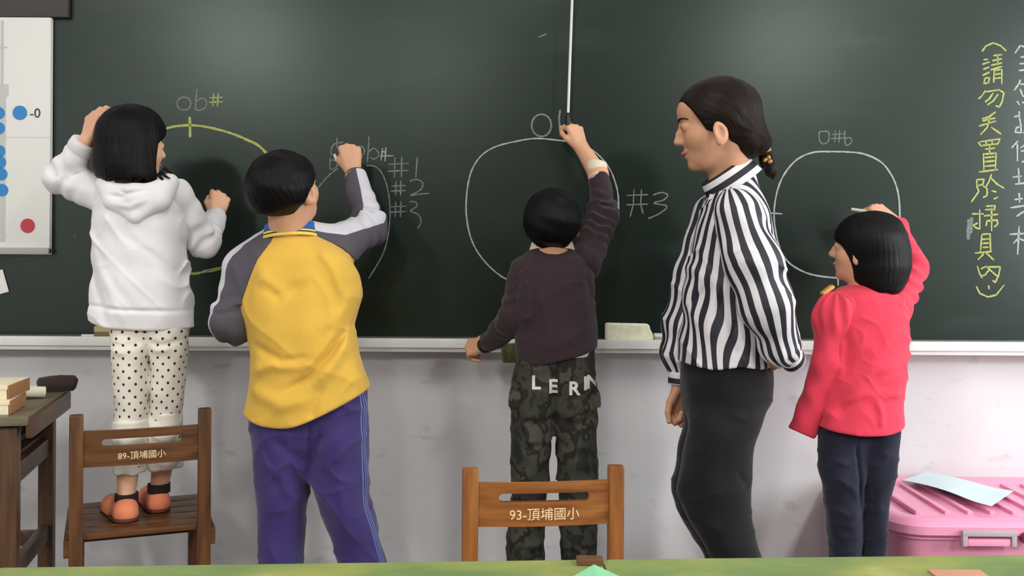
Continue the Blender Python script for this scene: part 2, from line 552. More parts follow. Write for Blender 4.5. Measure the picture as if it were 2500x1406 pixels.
M_BLUE = mat('dot_blue', (46, 138, 206), 0.5)
M_RED = mat('dot_red', (198, 58, 68), 0.5)
M_PALE = mat('print_grey', (205, 206, 203), 0.5)
M_INK = mat('print_ink', (60, 52, 44), 0.6)
on_screen(48, 275, 17, M_BLUE, 'blue_dot')
for x, y in ((-4, 276), (-4, 313), (-3, 369), (-1, 396), (2, 425), (4, 464)):
    on_screen(x, y, 15, M_BLUE, 'blue_dot')
on_screen(67, 551, 17, M_RED, 'red_dot')
for kk, (x0, y0, x1, y1) in enumerate(((0, 334, 121, 336), (-20, 206, 12, 590), (-20, 205, 20, 235), (-20, 113, 16, 117), (2, 50, 5, 590), (-20, 575, 14, 580))):
    a, b_ = P(x0, y0, DW - .045), P(x1, y1, DW - .045)
    obj('printed_band', box(((a[0] + b_[0]) / 2 - scr.location.x, -0.0102 - .00018 * kk, (a[2] + b_[2]) / 2 - SZ0), (abs(b_[0] - a[0]), 0.0008, max(0.002, abs(a[2] - b_[2]))), 0), M_PALE, scr, False)
me = text_mesh('-0', 0.044)
me.transform(Matrix.Translation(Vector((P(85, 277, DW - .045)[0], -0.0426, P(85, 277, DW - .045)[2])) - Vector(scr.location)) @ Matrix.Rotation(math.pi / 2, 4, 'X'))
link_mesh('printed_number', me, M_INK, scr)

# ---- paper stuck below it
p = P(-25, 695, DW - .03)
M_PAPER = mat('paper_white', (240, 240, 238), 0.8)
t = obj('paper_sheet', box((0, 0, 0), (0.10, 0.002, 0.075), 0, Matrix.Rotation(-0.28, 3, 'Y')), M_PAPER, None, False)
t.location = (p[0], -0.0225, p[2])
tag(t, 'white paper stuck on the chalkboard below the display panel', 'paper')

# ---- pull cord
cord = thing('pull_cord', 'white screen pull cord with black handle hanging before the chalkboard', 'cord', tuple(P(1387, 310, 3.22)))
bm = bmesh.new()
a, b_, c_ = P(1387, 275, 3.22), P(1392, 130, 3.22), P(1397, -10, 3.22)
top = Vector((c_[0] + .006, c_[1], CEIL - 0.001))
add_tube(bm, [Vector(v) - Vector(cord.location) for v in (a, b_, c_)] + [top - Vector(cord.location)], 0.0042, 8)
obj('cord', bm, mat('cord_white', (225, 226, 218), 0.7), cord)
bm = bmesh.new()
add_tube(bm, [Vector(P(*q, 3.22)) - Vector(cord.location) for q in ((1387, 277), (1387, 284), (1388, 300), (1390, 320), (1391, 330))], [0.004, 0.008, 0.0095, 0.010, 0.006], 12)
h_ = obj('cord_handle', bm, mat('black_plastic', (20, 20, 20), 0.35), cord)
h_['label'] = 'black handle'

# ---- things on the chalk tray
TZ = BZ0 - 0.007
M_SPONGE = mat('sponge_yellow', (246, 245, 216), 0.95, var=0.1, vscale=40, bs=0.5, bscale=120)
x0, x1 = P(1478, 815, DW - .07)[0], P(1598, 815, DW - .07)[0]
bm = bmesh.new()
add_box(bm, (0, 0, 0.029), (x1 - x0, 0.035, 0.056), 0.013, None, 3)
for v in bm.verts:
    if v.co.x > 0 and v.co.z > .03:
        v.co.x -= 0.014
    v.co.z += (0.003 * math.sin(v.co.x * 60) if v.co.z > .03 else .001)
t = obj('sponge', bm, M_SPONGE)
t.location = ((x0 + x1) / 2, -0.055, TZ)
tag(t, 'large pale yellow sponge standing on the chalk tray', 'sponge')
t = thing('chalk_eraser', 'small white topped felt eraser right of the sponge on chalk tray', 'eraser', (P(1607, 840, DW - .06)[0], -0.06, TZ))
obj('felt', box((0, 0, 0.008), (0.026, 0.04, 0.016), 0.004), mat('felt_grey', (170, 168, 160), 0.95), t)
obj('back', box((0, 0, 0.021), (0.026, 0.04, 0.010), 0.003), M_WHITE_ENAMEL, t)
t = thing('chalk_eraser', 'tan block eraser on the chalk tray behind the dotted trousers', 'eraser', (P(262, 822, DW - .055)[0], -0.055, TZ))
obj('felt', box((0, 0, 0.010), (0.07, 0.045, 0.02), 0.004), mat('felt_brown', (130, 112, 82), 0.95), t)
obj('back', box((0, 0, 0.030), (0.07, 0.045, 0.02), 0.005), mat('eraser_tan', (196, 176, 132), 0.8), t)
t = thing('chalk_stick', 'thin white chalk lying on the tray left of tan block eraser', 'chalk', (P(222, 828, DW - .05)[0], -0.05, TZ))
obj('stick', add_tube(bmesh.new(), [(-.03, 0, 0.006), (.03, 0.004, 0.006)], 0.0055), CH_F and mat('chalk_solid', (236, 236, 230), 0.9), t)
# cloth hung over the tray front, left of the camouflage trousers
p0, p1 = P(1222, 838, DW - .112), P(1268, 886, DW - .112)
bm = bmesh.new()
n = 12
for s, yy in ((0, -0.104), (1, -0.113)):
    pass
rows = []
for i in range(9):
    z = p0[2] + (p1[2] - p0[2]) * i / 8
    ring = []
    for k in range(n):
        x = p0[0] + (p1[0] - p0[0]) * k / (n - 1) + (0.008 * (i / 8) if k < 3 else 0)
        ring.append((x, -0.106 - 0.005 * math.sin(k * 1.3 + i * .25), z))
    rows.append(ring)
fr = [[bm.verts.new((x, y - .004, z)) for x, y, z in r] for r in rows]
bk = [[bm.verts.new((x, y + .001, z)) for x, y, z in r] for r in rows]
for i in range(8):
    for k in range(n - 1):
        bm.faces.new((fr[i][k], fr[i][k + 1], fr[i + 1][k + 1], fr[i + 1][k]))
        bm.faces.new((bk[i][k + 1], bk[i][k], bk[i + 1][k], bk[i + 1][k + 1]))
for i in range(8):
    bm.faces.new((fr[i][0], fr[i + 1][0], bk[i + 1][0], bk[i][0]))
    bm.faces.new((fr[i][-1], bk[i][-1], bk[i + 1][-1], fr[i + 1][-1]))
for k in range(n - 1):
    bm.faces.new((fr[0][k], bk[0][k], bk[0][k + 1], fr[0][k + 1]))
    bm.faces.new((fr[8][k], fr[8][k + 1], bk[8][k + 1], bk[8][k]))
t = obj('cleaning_cloth', bm, fabric('cloth_olive', (98, 102, 62)))
tag(t, 'olive green cleaning cloth hung from the tray beside the camouflage trousers', 'cloth')


# ================================================================== WOOD FURNITURE
def wood(name, dark, light, sc=(9, 9, 9), rough=0.42, axis='X'):
    m, nt, b, new, link = nodes_of(name)
    st = {'X': (1.2, 14, 14), 'Z': (14, 14, 1.2), 'Y': (14, 1.2, 14)}[axis]
    f = noise(nt, 4.5, 6, st)
    link(ramp(nt, f, [(0.3, lin(dark)), (0.68, lin(light))]), b.inputs['Base Color'])
    b.inputs['Roughness'].default_value = rough
    bump(nt, b, f, 0.12)
    return m


def chair(loc, rotz, S, text, label, tones, group, dz=0.0, ts=1.0):
    WX = wood('chair_wood_across', *tones, axis='X')
    WZ = wood('chair_wood_upright', *tones, axis='Z')
    t = thing('school_chair', label, 'chair', loc, group, rotz)
    bmk = lambda c, s, bv=0.005, r=None: box([v * S for v in c], [v * S for v in s], bv * S, r)
    for sx in (-1, 1):
        obj('back_post', bmk((sx * .158, 0, .34), (.034, .030, .68), .007), WZ, t)
        obj('front_leg', bmk((sx * .158, .325, .172), (.032, .032, .344), .005), WZ, t)
        obj('side_rail', bmk((sx * .178, .165, .338), (.018, .355, .045), .004), WX, t)
        obj('side_stretcher', bmk((sx * .158, .165, .14), (.022, .30, .028), .004), WX, t)
    for k in range(5):
        obj('seat_slat', bmk((0, .036 + k * .069, .362), (.366, .062, .016), .004), WX, t)
    obj('front_apron', bmk((0, .328, .290), (.284, .018, .055), .004), WX, t)
    # backrest with hand slot, gently bowed
    bm = bmesh.new()
    X, Z0, Z1 = .143, .556 + dz, .648 + dz
    zc, sh, sx_ = .617 + dz, .0095, .098
    N = 48
    inner = []
    for k in range(N):
        t_ = (k + .5) / N * 4                                      # four quarters: half-round, straight, half-round, straight
        q_, f_ = int(t_), t_ - int(t_)
        if q_ == 0 or q_ == 2:
            a = math.pi * (f_ - .5) + (0 if q_ == 0 else math.pi)
            inner.append(((sx_ - sh) * (1 if q_ == 0 else -1) + sh * math.cos(a), zc + sh * math.sin(a)))
        else:
            inner.append(((sx_ - sh) * (1 - 2 * f_) * (1 if q_ == 1 else -1), zc + (sh if q_ == 1 else -sh)))
    outer = []
    for (x, z) in inner:
        a = math.atan2((z - zc) / .012, x / .1)
        ca, sa = math.cos(a), math.sin(a)
        m_ = max(abs(ca), abs(sa))
        ux, uz = ca / m_, sa / m_
        outer.append((ux * X, (zc + (Z1 - zc) * uz) if uz > 0 else (zc + (zc - Z0) * uz)))
    for cx_, cz_ in ((X, Z0), (X, Z1), (-X, Z0), (-X, Z1)):
        k = min(range(N), key=lambda k: (outer[k][0] - cx_) ** 2 + (outer[k][1] - cz_) ** 2)
        outer[k] = (cx_, cz_)
    bow = lambda x: -.010 * (1 - (x / X) ** 2)
    lay = []
    for yy in (-.008, .008):
        lay.append(([bm.verts.new((x * S, (yy + bow(x)) * S, z * S)) for x, z in outer], [bm.verts.new((x * S, (yy + bow(x)) * S, z * S)) for x, z in inner]))
    for k in range(N):
        j = (k + 1) % N
        (o0, i0), (o1, i1) = lay
        bm.faces.new((o0[k], o0[j], i0[j], i0[k]))
        bm.faces.new((o1[j], o1[k], i1[k], i1[j]))
        bm.faces.new((o0[j], o0[k], o1[k], o1[j]))
        bm.faces.new((i0[k], i0[j], i1[j], i1[k]))
    br = obj('backrest', bm, WX, t)
    me = text_mesh(text, .0285 * S * ts, 0.0004)
    me.transform(Matrix.Translation((0, -.0186 * S, (.580 + dz) * S)) @ Matrix.Rotation(math.pi / 2, 4, 'X'))
    for v in me.vertices:
        v.co.y += (bow(v.co.x / S) + .010) * S
    l_ = link_mesh('lettering', me, mat('stencil_cream', (240, 214, 170), 0.7), br)
    l_['label'] = 'cream stencilled characters'
    return t


SEATZ = 0.370
chair(((-1.13 - .805) / 2, -.665, 0), math.atan2(.13, .325), 1.0, '89-頂埔國小', 'dark brown wooden chair with a child in white standing on it', ((60, 35, 16), (112, 70, 32)), 'slatted school chairs', -.012, .78)
chair((.069, -1.21, 0), math.atan2(.04, .341), .972, '93-頂埔國小', 'lighter brown wooden chair standing behind the boy in camouflage trousers', ((112, 62, 22), (162, 102, 46)), 'slatted school chairs')

# ---- desk at the left edge
DT = 0.70
desk = thing('school_desk', 'brown wooden desk at left edge with boxes and papers on top', 'desk', (-1.205, 2.5 - DW, 0), None, math.radians(12.5))
WD = wood('desk_wood', (58, 40, 26), (98, 66, 40), axis='Z')
WDX = wood('desk_wood_rail', (54, 38, 26), (90, 62, 40), axis='Y')
W_TOP = wood('desk_top_worn', (86, 78, 60), (128, 118, 92), axis='X')
obj('top', box((-.29, .21, DT - .012), (.64, .47, .024), .005), W_TOP, desk)
obj('top_edge', box((.031, .21, DT - .030), (.016, .46, .05), .004), WDX, desk)
for x in (-.02, -.56):
    for y in (.02, .42):
        obj('leg', box((x, y, .335), (.04, .04, .67), .004), WD, desk)
for x in (-.02, -.56):
    obj('side_rail', box((x, .22, .545), (.022, .36, .05), .003), WDX, desk)
    obj('side_stretcher', box((x, .22, .305), (.024, .36, .042), .003), WDX, desk)
obj('shelf', box((-.29, .22, .575), (.52, .38, .012), .002), WDX, desk)
obj('back_panel', box((-.29, .425, .62), (.50, .014, .09), .002), WDX, desk)
obj('back_stretcher', box((-.29, .42, .285), (.50, .024, .04), .003), WDX, desk)
obj('front_stretcher', box((-.29, .02, .285), (.50, .024, .04), .003), WDX, desk)
M_BOOK_DARK = mat('book_dark', (38, 46, 48), 0.6)  # dark slate cover of the bottom notebook
dl = desk.matrix_basis.copy()


def on_desk(x, y, z=DT):
    v = Matrix.Translation(desk.location) @ Matrix.Rotation(math.radians(12.5), 4, 'Z') @ Vector((x, y, z))
    return v


for k in range(3):
    t = obj('notebook', box((0, 0, .0), (.17, .24, .018), .003), [M_BOOK_DARK, mat('book_blue', (52, 62, 92), .6), mat('book_grey', (96, 92, 96), .6)][k])
    t.location = on_desk(-.14 - .005 * k, .21, .5815 + .0095 + k * .0185)
    t.rotation_euler.z = math.radians(12.5 + 3 * k)
    tag(t, ['dark bottom notebook inside the school desk', 'navy middle notebook inside the school desk', 'grey top notebook inside the school desk'][k], 'notebook', 'notebooks inside the desk')
M_CARD = mat('card_cream', (226, 214, 180), 0.7, var=0.12, vscale=60)
M_CARDB = mat('card_brown', (150, 104, 66), 0.7, var=0.15, vscale=40)
for k in range(2):
    t = thing('card_box', ['cream lidded card box at desk front, lower of two', 'cream lidded card box at desk front, on top of another'][k], 'box', on_desk(-.115, .075 + .02 * k, DT + .036 * k), 'boxes on the desk', math.radians(12.5 - 5 * k))
    obj('carton', box((0, 0, .013), (.19, .15, .026), .003), M_CARD, t)
    obj('lid', box((0, 0, .030), (.195, .155, .012), .003), M_CARD, t)
    obj('end_flap', box((.0985, 0, .018), (.004, .152, .032), .0015), M_CARDB, t)
M_LINEN = mat('paper_bundle', (214, 208, 186), 0.85, var=.1, vscale=20)
bm = bmesh.new()
for i in range(3):
    pts = [(-.10 + .012 * i, -.02 + .03 * i, .018 + .004 * i), (0, -.005 + .03 * i, .024 + .003 * i), (.10 - .02 * i, .03 * i, .016)]
    add_tube(bm, catmull(pts, 6), .015, 10)
t = obj('paper_roll', bm, M_LINEN)
t.location = on_desk(-.09, .24, DT)
t.rotation_euler.z = math.radians(32)
tag(t, 'bundle of rolled cream papers lying across the school desk', 'paper')
t = thing('pencil_case', 'dark brown pencil case at the far right corner of desk', 'pencil case', on_desk(.02, .395, DT), None, math.radians(20))
obj('pouch', add_tube(bmesh.new(), [(-.06, 0, .020), (-.055, 0, .021), (0, 0, .024), (.035, 0, .022), (.043, 0, .020)], [.012, .020, .024, .022, .012], 14), fabric('case_fabric', (52, 40, 36)), t)
obj('zip', box((-.01, -.001, .047), (.07, .006, .003), .001), M_ALU, t)
t = obj('desk_mat', box((0, 0, .001), (.30, .20, .002), .0005), mat('mat_sage', (140, 146, 120), .7))
t.location = on_desk(-.36, .2, DT)
t.rotation_euler.z = math.radians(12.5)
tag(t, 'sage green mat lying flat on the school desk top', 'mat')

# ---- two green topped tables in front
TT = 0.60


def green_mat():
    m, nt, b, new, link = nodes_of('table_top_green')
    f = noise(nt, 3.2, 5, (1.2, 2.5, 1))
    g = ramp(nt, f, [(0.28, lin((92, 116, 66))), (0.48, lin((118, 140, 80))), (0.60, lin((146, 152, 80))), (0.72, lin((172, 182, 124)))])
    f2 = noise(nt, 2.6, 3, (1, 1.6, 1))
    og = ramp(nt, f2, [(0.63, (0, 0, 0)), (0.72, (1, 1, 1))])
    mx = new('ShaderNodeMix')
    mx.data_type = 'RGBA'
    link(og, mx.inputs['Factor'])
    link(g, mx.inputs[6])
    mx.inputs[7].default_value = (*lin((172, 134, 86)), 1)
    link(mx.outputs[2], b.inputs['Base Color'])
    b.inputs['Roughness'].default_value = 0.55
    return m


M_GREEN = green_mat()
M_TWOOD = wood('table_wood', (84, 56, 36), (122, 84, 54), axis='X')
A, B = Pz(-10, 1386, TT), Pz(1463, 1366, TT)
A2, B2 = Pz(1470, 1366, TT), Pz(2560, 1354, TT)
for (a, b_, label) in ((A, B, 'green mottled table at the bottom left, nearest the camera'), (A2, B2, 'green mottled table at the bottom right, nearest the camera')):
    e = Vector(b_ - a)
    ln = e.length
    ang = math.atan2(e.y, e.x)
    t = thing('low_table', label, 'table', (a[0], a[1], 0), 'tables in the foreground', ang)
    bm = bmesh.new()
    cr = 0.012
    poly = [(cr, 0), (ln - cr, 0), (ln - .003, -.006), (ln, -cr - .006), (ln, -.55), (0, -.55), (0, -cr), (.004, -.004)]
    lo = [bm.verts.new((x, y, TT - .006)) for x, y in poly]
    hi = [bm.verts.new((x, y, TT)) for x, y in poly]
    bm.faces.new(hi)
    bm.faces.new(lo[::-1])
    for k in range(len(poly)):
        j = (k + 1) % len(poly)
        bm.faces.new((lo[k], lo[j], hi[j], hi[k]))
    obj('top', bm, M_GREEN, t, False)
    obj('board', box((ln / 2, -.275, TT - .016), (ln - .004, .54, .0195), .003), M_TWOOD, t)
    for x in (.05, ln - .05):
        for y in (-.05, -.5):
            obj('leg', box((x, y, (TT - .026) / 2), (.045, .045, TT - .026), .004), M_TWOOD, t)
    obj('apron', box((ln / 2, -.05, TT - .052), (ln - .15, .02, .05), .003), M_TWOOD, t)
t = obj('wooden_block', box((0, 0, .0055), (.044, .026, .010), .003), M_TWOOD)
pt = Pz(1440, 1376, TT)
t.location = (pt[0], pt[1], TT)
tag(t, 'small brown wooden block by the seam between the green tables', 'block')
pt = Pz(1450, 1398, TT)
bm = bmesh.new()
q = [(-.055, -.06, .0), (0, 0, .010), (.055, -.055, .0), (.0, -.12, .002)]
lo = [bm.verts.new(v) for v in q]
hi = [bm.verts.new((x, y, z + .003)) for x, y, z in q]
for f in ((0, 1, 3), (1, 2, 3)):
    bm.faces.new([hi[i] for i in f])
    bm.faces.new([lo[i] for i in f][::-1])
for k in range(4):
    bm.faces.new((lo[k], lo[(k + 1) % 4], hi[(k + 1) % 4], hi[k]))
t = obj('folded_paper', bm, mat('paper_mint', (134, 200, 152), .7), None, False)
t.location = (pt[0], pt[1], TT + .0005)
tag(t, 'mint green folded paper pointing up at the bottom of the tables', 'paper')

pt = Pz(2345, 1407, TT)
t = obj('card', box((0, 0, 0), (.085, .05, .003), .001), mat('card_salmon', (196, 140, 112), .7))
t.location = (pt[0], pt[1], TT + .0017)
tag(t, 'salmon pink card lying at the bottom right of the green table', 'card')

# ---- pink storage bin
def pinkm(name, col, rough):
    m, nt, b, new, link = nodes_of(name)
    b.inputs['Base Color'].default_value = (*lin(col), 1)
    b.inputs['Roughness'].default_value = rough
    b.inputs['Subsurface Weight'].default_value = 0.2
    b.inputs['Subsurface Radius'].default_value = (0.02, 0.008, 0.01)
    return m


M_PINK = pinkm('bin_pink', (238, 156, 188), 0.35)
M_PINKL = pinkm('lid_pink', (242, 160, 192), 0.32)
BXL, BXR, BYF, BYB, BTOP = 1.035, 1.80, 2.765 - DW, -0.022, 0.384
bn = thing('storage_bin', 'pink plastic storage bin with ridged lid standing against the wall', 'bin', ((BXL + BXR) / 2, (BYF + BYB) / 2, 0))
bw, bd = (BXR - BXL) / 2, (BYB - BYF) / 2


def rrect(hx, hy, r, n=6):
    out = []
    for cx, cy, a0 in ((hx - r, hy - r, 0), (-hx + r, hy - r, 90), (-hx + r, -hy + r, 180), (hx - r, -hy + r, 270)):
        for k in range(n + 1):
            a = math.radians(a0 + 90 * k / n)
            out.append((cx + r * math.cos(a), cy + r * math.sin(a)))
    return out


def prism_rings(rings):
    bm = bmesh.new()
    L = [[bm.verts.new((x, y, z)) for x, y in rrect(hx, hy, r)] for hx, hy, r, z in rings]
    n = len(L[0])
    for A_, B_ in zip(L[:-1], L[1:]):
        for k in range(n):
            bm.faces.new((A_[k], A_[(k + 1) % n], B_[(k + 1) % n], B_[k]))
    bm.faces.new(L[0][::-1])
    bm.faces.new(L[-1])
    return bm


obj('tub', prism_rings([(bw - .075, bd - .075, .06, 0), (bw - .07, bd - .07, .06, .004), (bw - .035, bd - .035, .07, BTOP - .065), (bw - .022, bd - .022, .08, BTOP - .058), (bw - .022, bd - .022, .08, BTOP - .03)]), M_PINK, bn)
lid = obj('lid', prism_rings([(bw - .01, bd - .01, .09, BTOP - .046), (bw, bd, .10, BTOP - .040), (bw, bd, .10, BTOP - .018), (bw - .012, bd - .012, .095, BTOP - .006), (bw - .05, bd - .05, .08, BTOP - .002), (bw - .065, bd - .065, .07, BTOP - .010),
                          (bw - .09, bd - .085, .06, BTOP - .012)]), M_PINKL, bn)
for k in range(9):
    x = -bw + .13 + k * (2 * bw - .26) / 8
    if k in (0, 8):
        continue
    r = box((x, 0.0, BTOP - .009), (.016, 2 * bd - .22, .012), .004)
    obj('lid_rib', r, M_PINKL, lid)
for x in (-bw + .105, bw - .105):
    obj('lid_rib', box((x, 0, BTOP - .006), (.02, 2 * bd - .18, .016), .005), M_PINKL, lid)
M_CLIP = mat('clip_grey', (186, 172, 178), 0.35)
cx = P(2412, 1290, 2.76)[0] - bn.location.x
for x in (cx,):
    cl = obj('clip', box((x, -bd - .012, BTOP - .030), (.148, .014, .016), .005), M_CLIP, bn)
    for s in (-1, 1):
        obj('clip_arm', box((x + s * .066, -bd - .010, BTOP - .048), (.014, .016, .034), .004), M_CLIP, cl)
    obj('clip_lip', box((x, -bd - .008, BTOP - .055), (.116, .014, .020), .006), M_PINKL, cl)
for x in (cx - .10, cx + .10):
    obj('tub_rib', box((x, -bd + .045, .16), (.008, .012, .24), .003, Matrix.Rotation(math.radians(-7), 3, 'X')), M_PINK, bn)
rl = obj('roller', add_tube(bmesh.new(), [(cx + .103, -bd - .014, BTOP - .045), (cx + .103, -bd + .002, BTOP - .045)], .016, 14), mat('maroon_plastic', (104, 22, 52), .4), bn)
rl['label'] = 'dark maroon round latch'
c4 = [Pz(2203, 1172, BTOP + .004), Pz(2262, 1152, BTOP + .004), Pz(2474, 1206, BTOP + .004), Pz(2420, 1244, BTOP + .004)]
bm = bmesh.new()
n = 12
g0, g1 = [], []
for i in range(n + 1):
    u = i / n
    ra, rb = [], []
    for j in range(5):
        v = j / 4
        p = (1 - u) * ((1 - v) * c4[0] + v * c4[1]) + u * ((1 - v) * c4[3] + v * c4[2])
        z = BTOP + .003 + .012 * math.sin(u * math.pi) * (1 - .5 * v) + (.010 * max(0, u - .8) / .2)
        ra.append(bm.verts.new((p[0], p[1], z)))
        rb.append(bm.verts.new((p[0], p[1], z + .0012)))
    g0.append(ra)
    g1.append(rb)
for i in range(n):
    for j in range(4):
        bm.faces.new((g1[i][j], g1[i + 1][j], g1[i + 1][j + 1], g1[i][j + 1]))
        bm.faces.new((g0[i][j + 1], g0[i + 1][j + 1], g0[i + 1][j], g0[i][j]))
for i in range(n):
    bm.faces.new((g0[i][0], g0[i + 1][0], g1[i + 1][0], g1[i][0]))
    bm.faces.new((g0[i + 1][4], g0[i][4], g1[i][4], g1[i + 1][4]))
for j in range(4):
    bm.faces.new((g0[0][j + 1], g0[0][j], g1[0][j], g1[0][j + 1]))
    bm.faces.new((g0[n][j], g0[n][j + 1], g1[n][j + 1], g1[n][j]))
tag(obj('paper_sheet', bm, mat('paper_mint_white', (216, 238, 240), .75)), 'pale blue white paper sheet lying on the pink storage bin', 'paper')

#PEOPLE
# ================================================================== PEOPLE: body and cloth surfaces from distance fields
F = np.float32


def smin(a, b, k):
    h = np.clip(0.5 + 0.5 * (b - a) / k, 0, 1)
    return b + (a - b) * h - k * h * (1 - h)


def smax(a, b, k):
    return -smin(-a, -b, k)


def cone(p, a, b, ra, rb):
    a, b = np.asarray(a, F), np.asarray(b, F)
    ba = b - a
    L2 = float(ba @ ba) + 1e-12
    pa = p - a
    t = np.clip((pa @ ba) / L2, 0, 1)
    return np.linalg.norm(pa - t[:, None] * ba, axis=1) - (ra + (rb - ra) * t)


def chain(p, pts, rs, k=0.012):
    d = None
    for i in range(len(pts) - 1):
        q = cone(p, pts[i], pts[i + 1], rs[i], rs[i + 1])
        d = q if d is None else smin(d, q, k)
    return d


def chain_param(p, pts):
    """nearest place on the polyline: arc length, offset vector, segment number"""
    best = np.full(len(p), 1e9, F)
    s = np.zeros(len(p), F)
    off = np.zeros((len(p), 3), F)
    seg = np.zeros(len(p), int)
    acc = 0.0
    for i in range(len(pts) - 1):
        a, b = np.asarray(pts[i], F), np.asarray(pts[i + 1], F)
        ba = b - a
        L = float(np.linalg.norm(ba))
        pa = p - a
        t = np.clip((pa @ ba) / (L * L), 0, 1)
        o = pa - t[:, None] * ba
        d = np.linalg.norm(o, axis=1)
        m = d < best
        best[m], s[m], off[m], seg[m] = d[m], (acc + t * L)[m], o[m], i
        acc += L
    return s, off, seg, best


def ell(p, c, r):
    q = p - np.asarray(c, F)
    r = np.asarray(r, F)
    k0 = np.linalg.norm(q / r, axis=1)
    k1 = np.linalg.norm(q / (r * r), axis=1) + 1e-9
    return k0 * (k0 - 1.0) / k1


class Loft:
    """stack of level cross-sections: rows (photo row, left column, right column, distance, half depth)"""

    def __init__(self, rows, e=2.2, cap=0.01):
        R = []
        for py, l, r, d, ry in rows:
            a, b = P(l, py, d), P(r, py, d)
            R.append((0.5 * (a[2] + b[2]), 0.5 * (a[0] + b[0]), 0.5 * (b[0] - a[0]), d - DW, ry))
        R = np.array(sorted(R))
        n = 90
        self.z = np.linspace(R[0, 0], R[-1, 0], n)
        self.v = []
        for c in range(1, 5):
            y = np.interp(self.z, R[:, 0], R[:, c])
            wdw = np.array([1, 2, 3, 2, 1.0]) / 9
            yp = np.pad(y, 2, mode='reflect', reflect_type='odd')
            y2 = np.convolve(yp, wdw, 'valid')
            self.v.append(y2)
        self.e, self.cap = e, cap
        self.lo, self.hi = R[0, 0], R[-1, 0]

    def at(self, z):
        return [np.interp(z, self.z, v) for v in self.v]

    def d(self, p, grow=0.0):
        cx, rx, cy, ry = self.at(p[:, 2])
        rx, ry = np.maximum(rx + grow, .012), np.maximum(ry + grow, .012)
        e = self.e
        q = (np.abs((p[:, 0] - cx) / rx) ** e + np.abs((p[:, 1] - cy) / ry) ** e) ** (1 / e)
        d = (q - 1) * np.minimum(rx, ry)
        d = smax(d, p[:, 2] - self.hi, self.cap)
        return smax(d, self.lo - p[:, 2], self.cap).astype(F)

    def ang(self, p):
        """angle round the section, 0 on the side that faces the camera, + to the right"""
        cx, rx, cy, ry = self.at(p[:, 2])
        return np.arctan2((p[:, 0] - cx) / rx, -(p[:, 1] - cy) / ry)


def wob(p, seed, amp, wl):
    r = np.random.RandomState(seed)
    d = np.zeros(len(p), F)
    for i in range(5):
        k = r.normal(size=3)
        k *= (2 * math.pi / wl) * r.uniform(0.6, 1.5) / np.linalg.norm(k)
        d += np.sin(p @ k.astype(F) + r.uniform(0, 6.3)).astype(F)
    return d * (amp / 2.2)


def crease(p, seed, amp, wl, tilt):
    """drag lines of cloth: thin ridges that come and go, tilt in degrees from level"""
    a = math.radians(tilt)
    ph = (p[:, 0] * math.sin(a) + p[:, 2] * math.cos(a)) * (2 * math.pi / wl) + wob(p, seed, 1.9, wl * 2.6)
    m = np.clip(.45 + wob(p, seed + 1, 1.0, wl * 2.2), 0, 1)
    return amp * m * (1 - np.abs(np.sin(ph * .5))) ** 2.2


def folds(p, lst, d):
    """ridges (+) and grooves (-) drawn on the cloth along photo lines at distance d"""
    out = np.zeros(len(p), F)
    for pts, amp, wd in lst:
        q = [P(x, y, d)[[0, 2]].astype(F) for x, y in pts]
        best = np.full(len(p), 1e9, F)
        xz = p[:, [0, 2]]
        fade = np.ones(len(p), F)
        for i, (a, b) in enumerate(zip(q[:-1], q[1:])):
            ba = b - a
            t = np.clip(((xz - a) @ ba) / float(ba @ ba), 0, 1)
            dd = np.linalg.norm(xz - a - t[:, None] * ba, axis=1)
            m = dd < best
            best[m] = dd[m]
            u = (i + t) / (len(q) - 1)
            fade[m] = (np.clip(np.minimum(u, 1 - u) * 4 + 0.15, 0, 1))[m]
        out += amp * fade * np.exp(-(best / wd) ** 2)
    return out


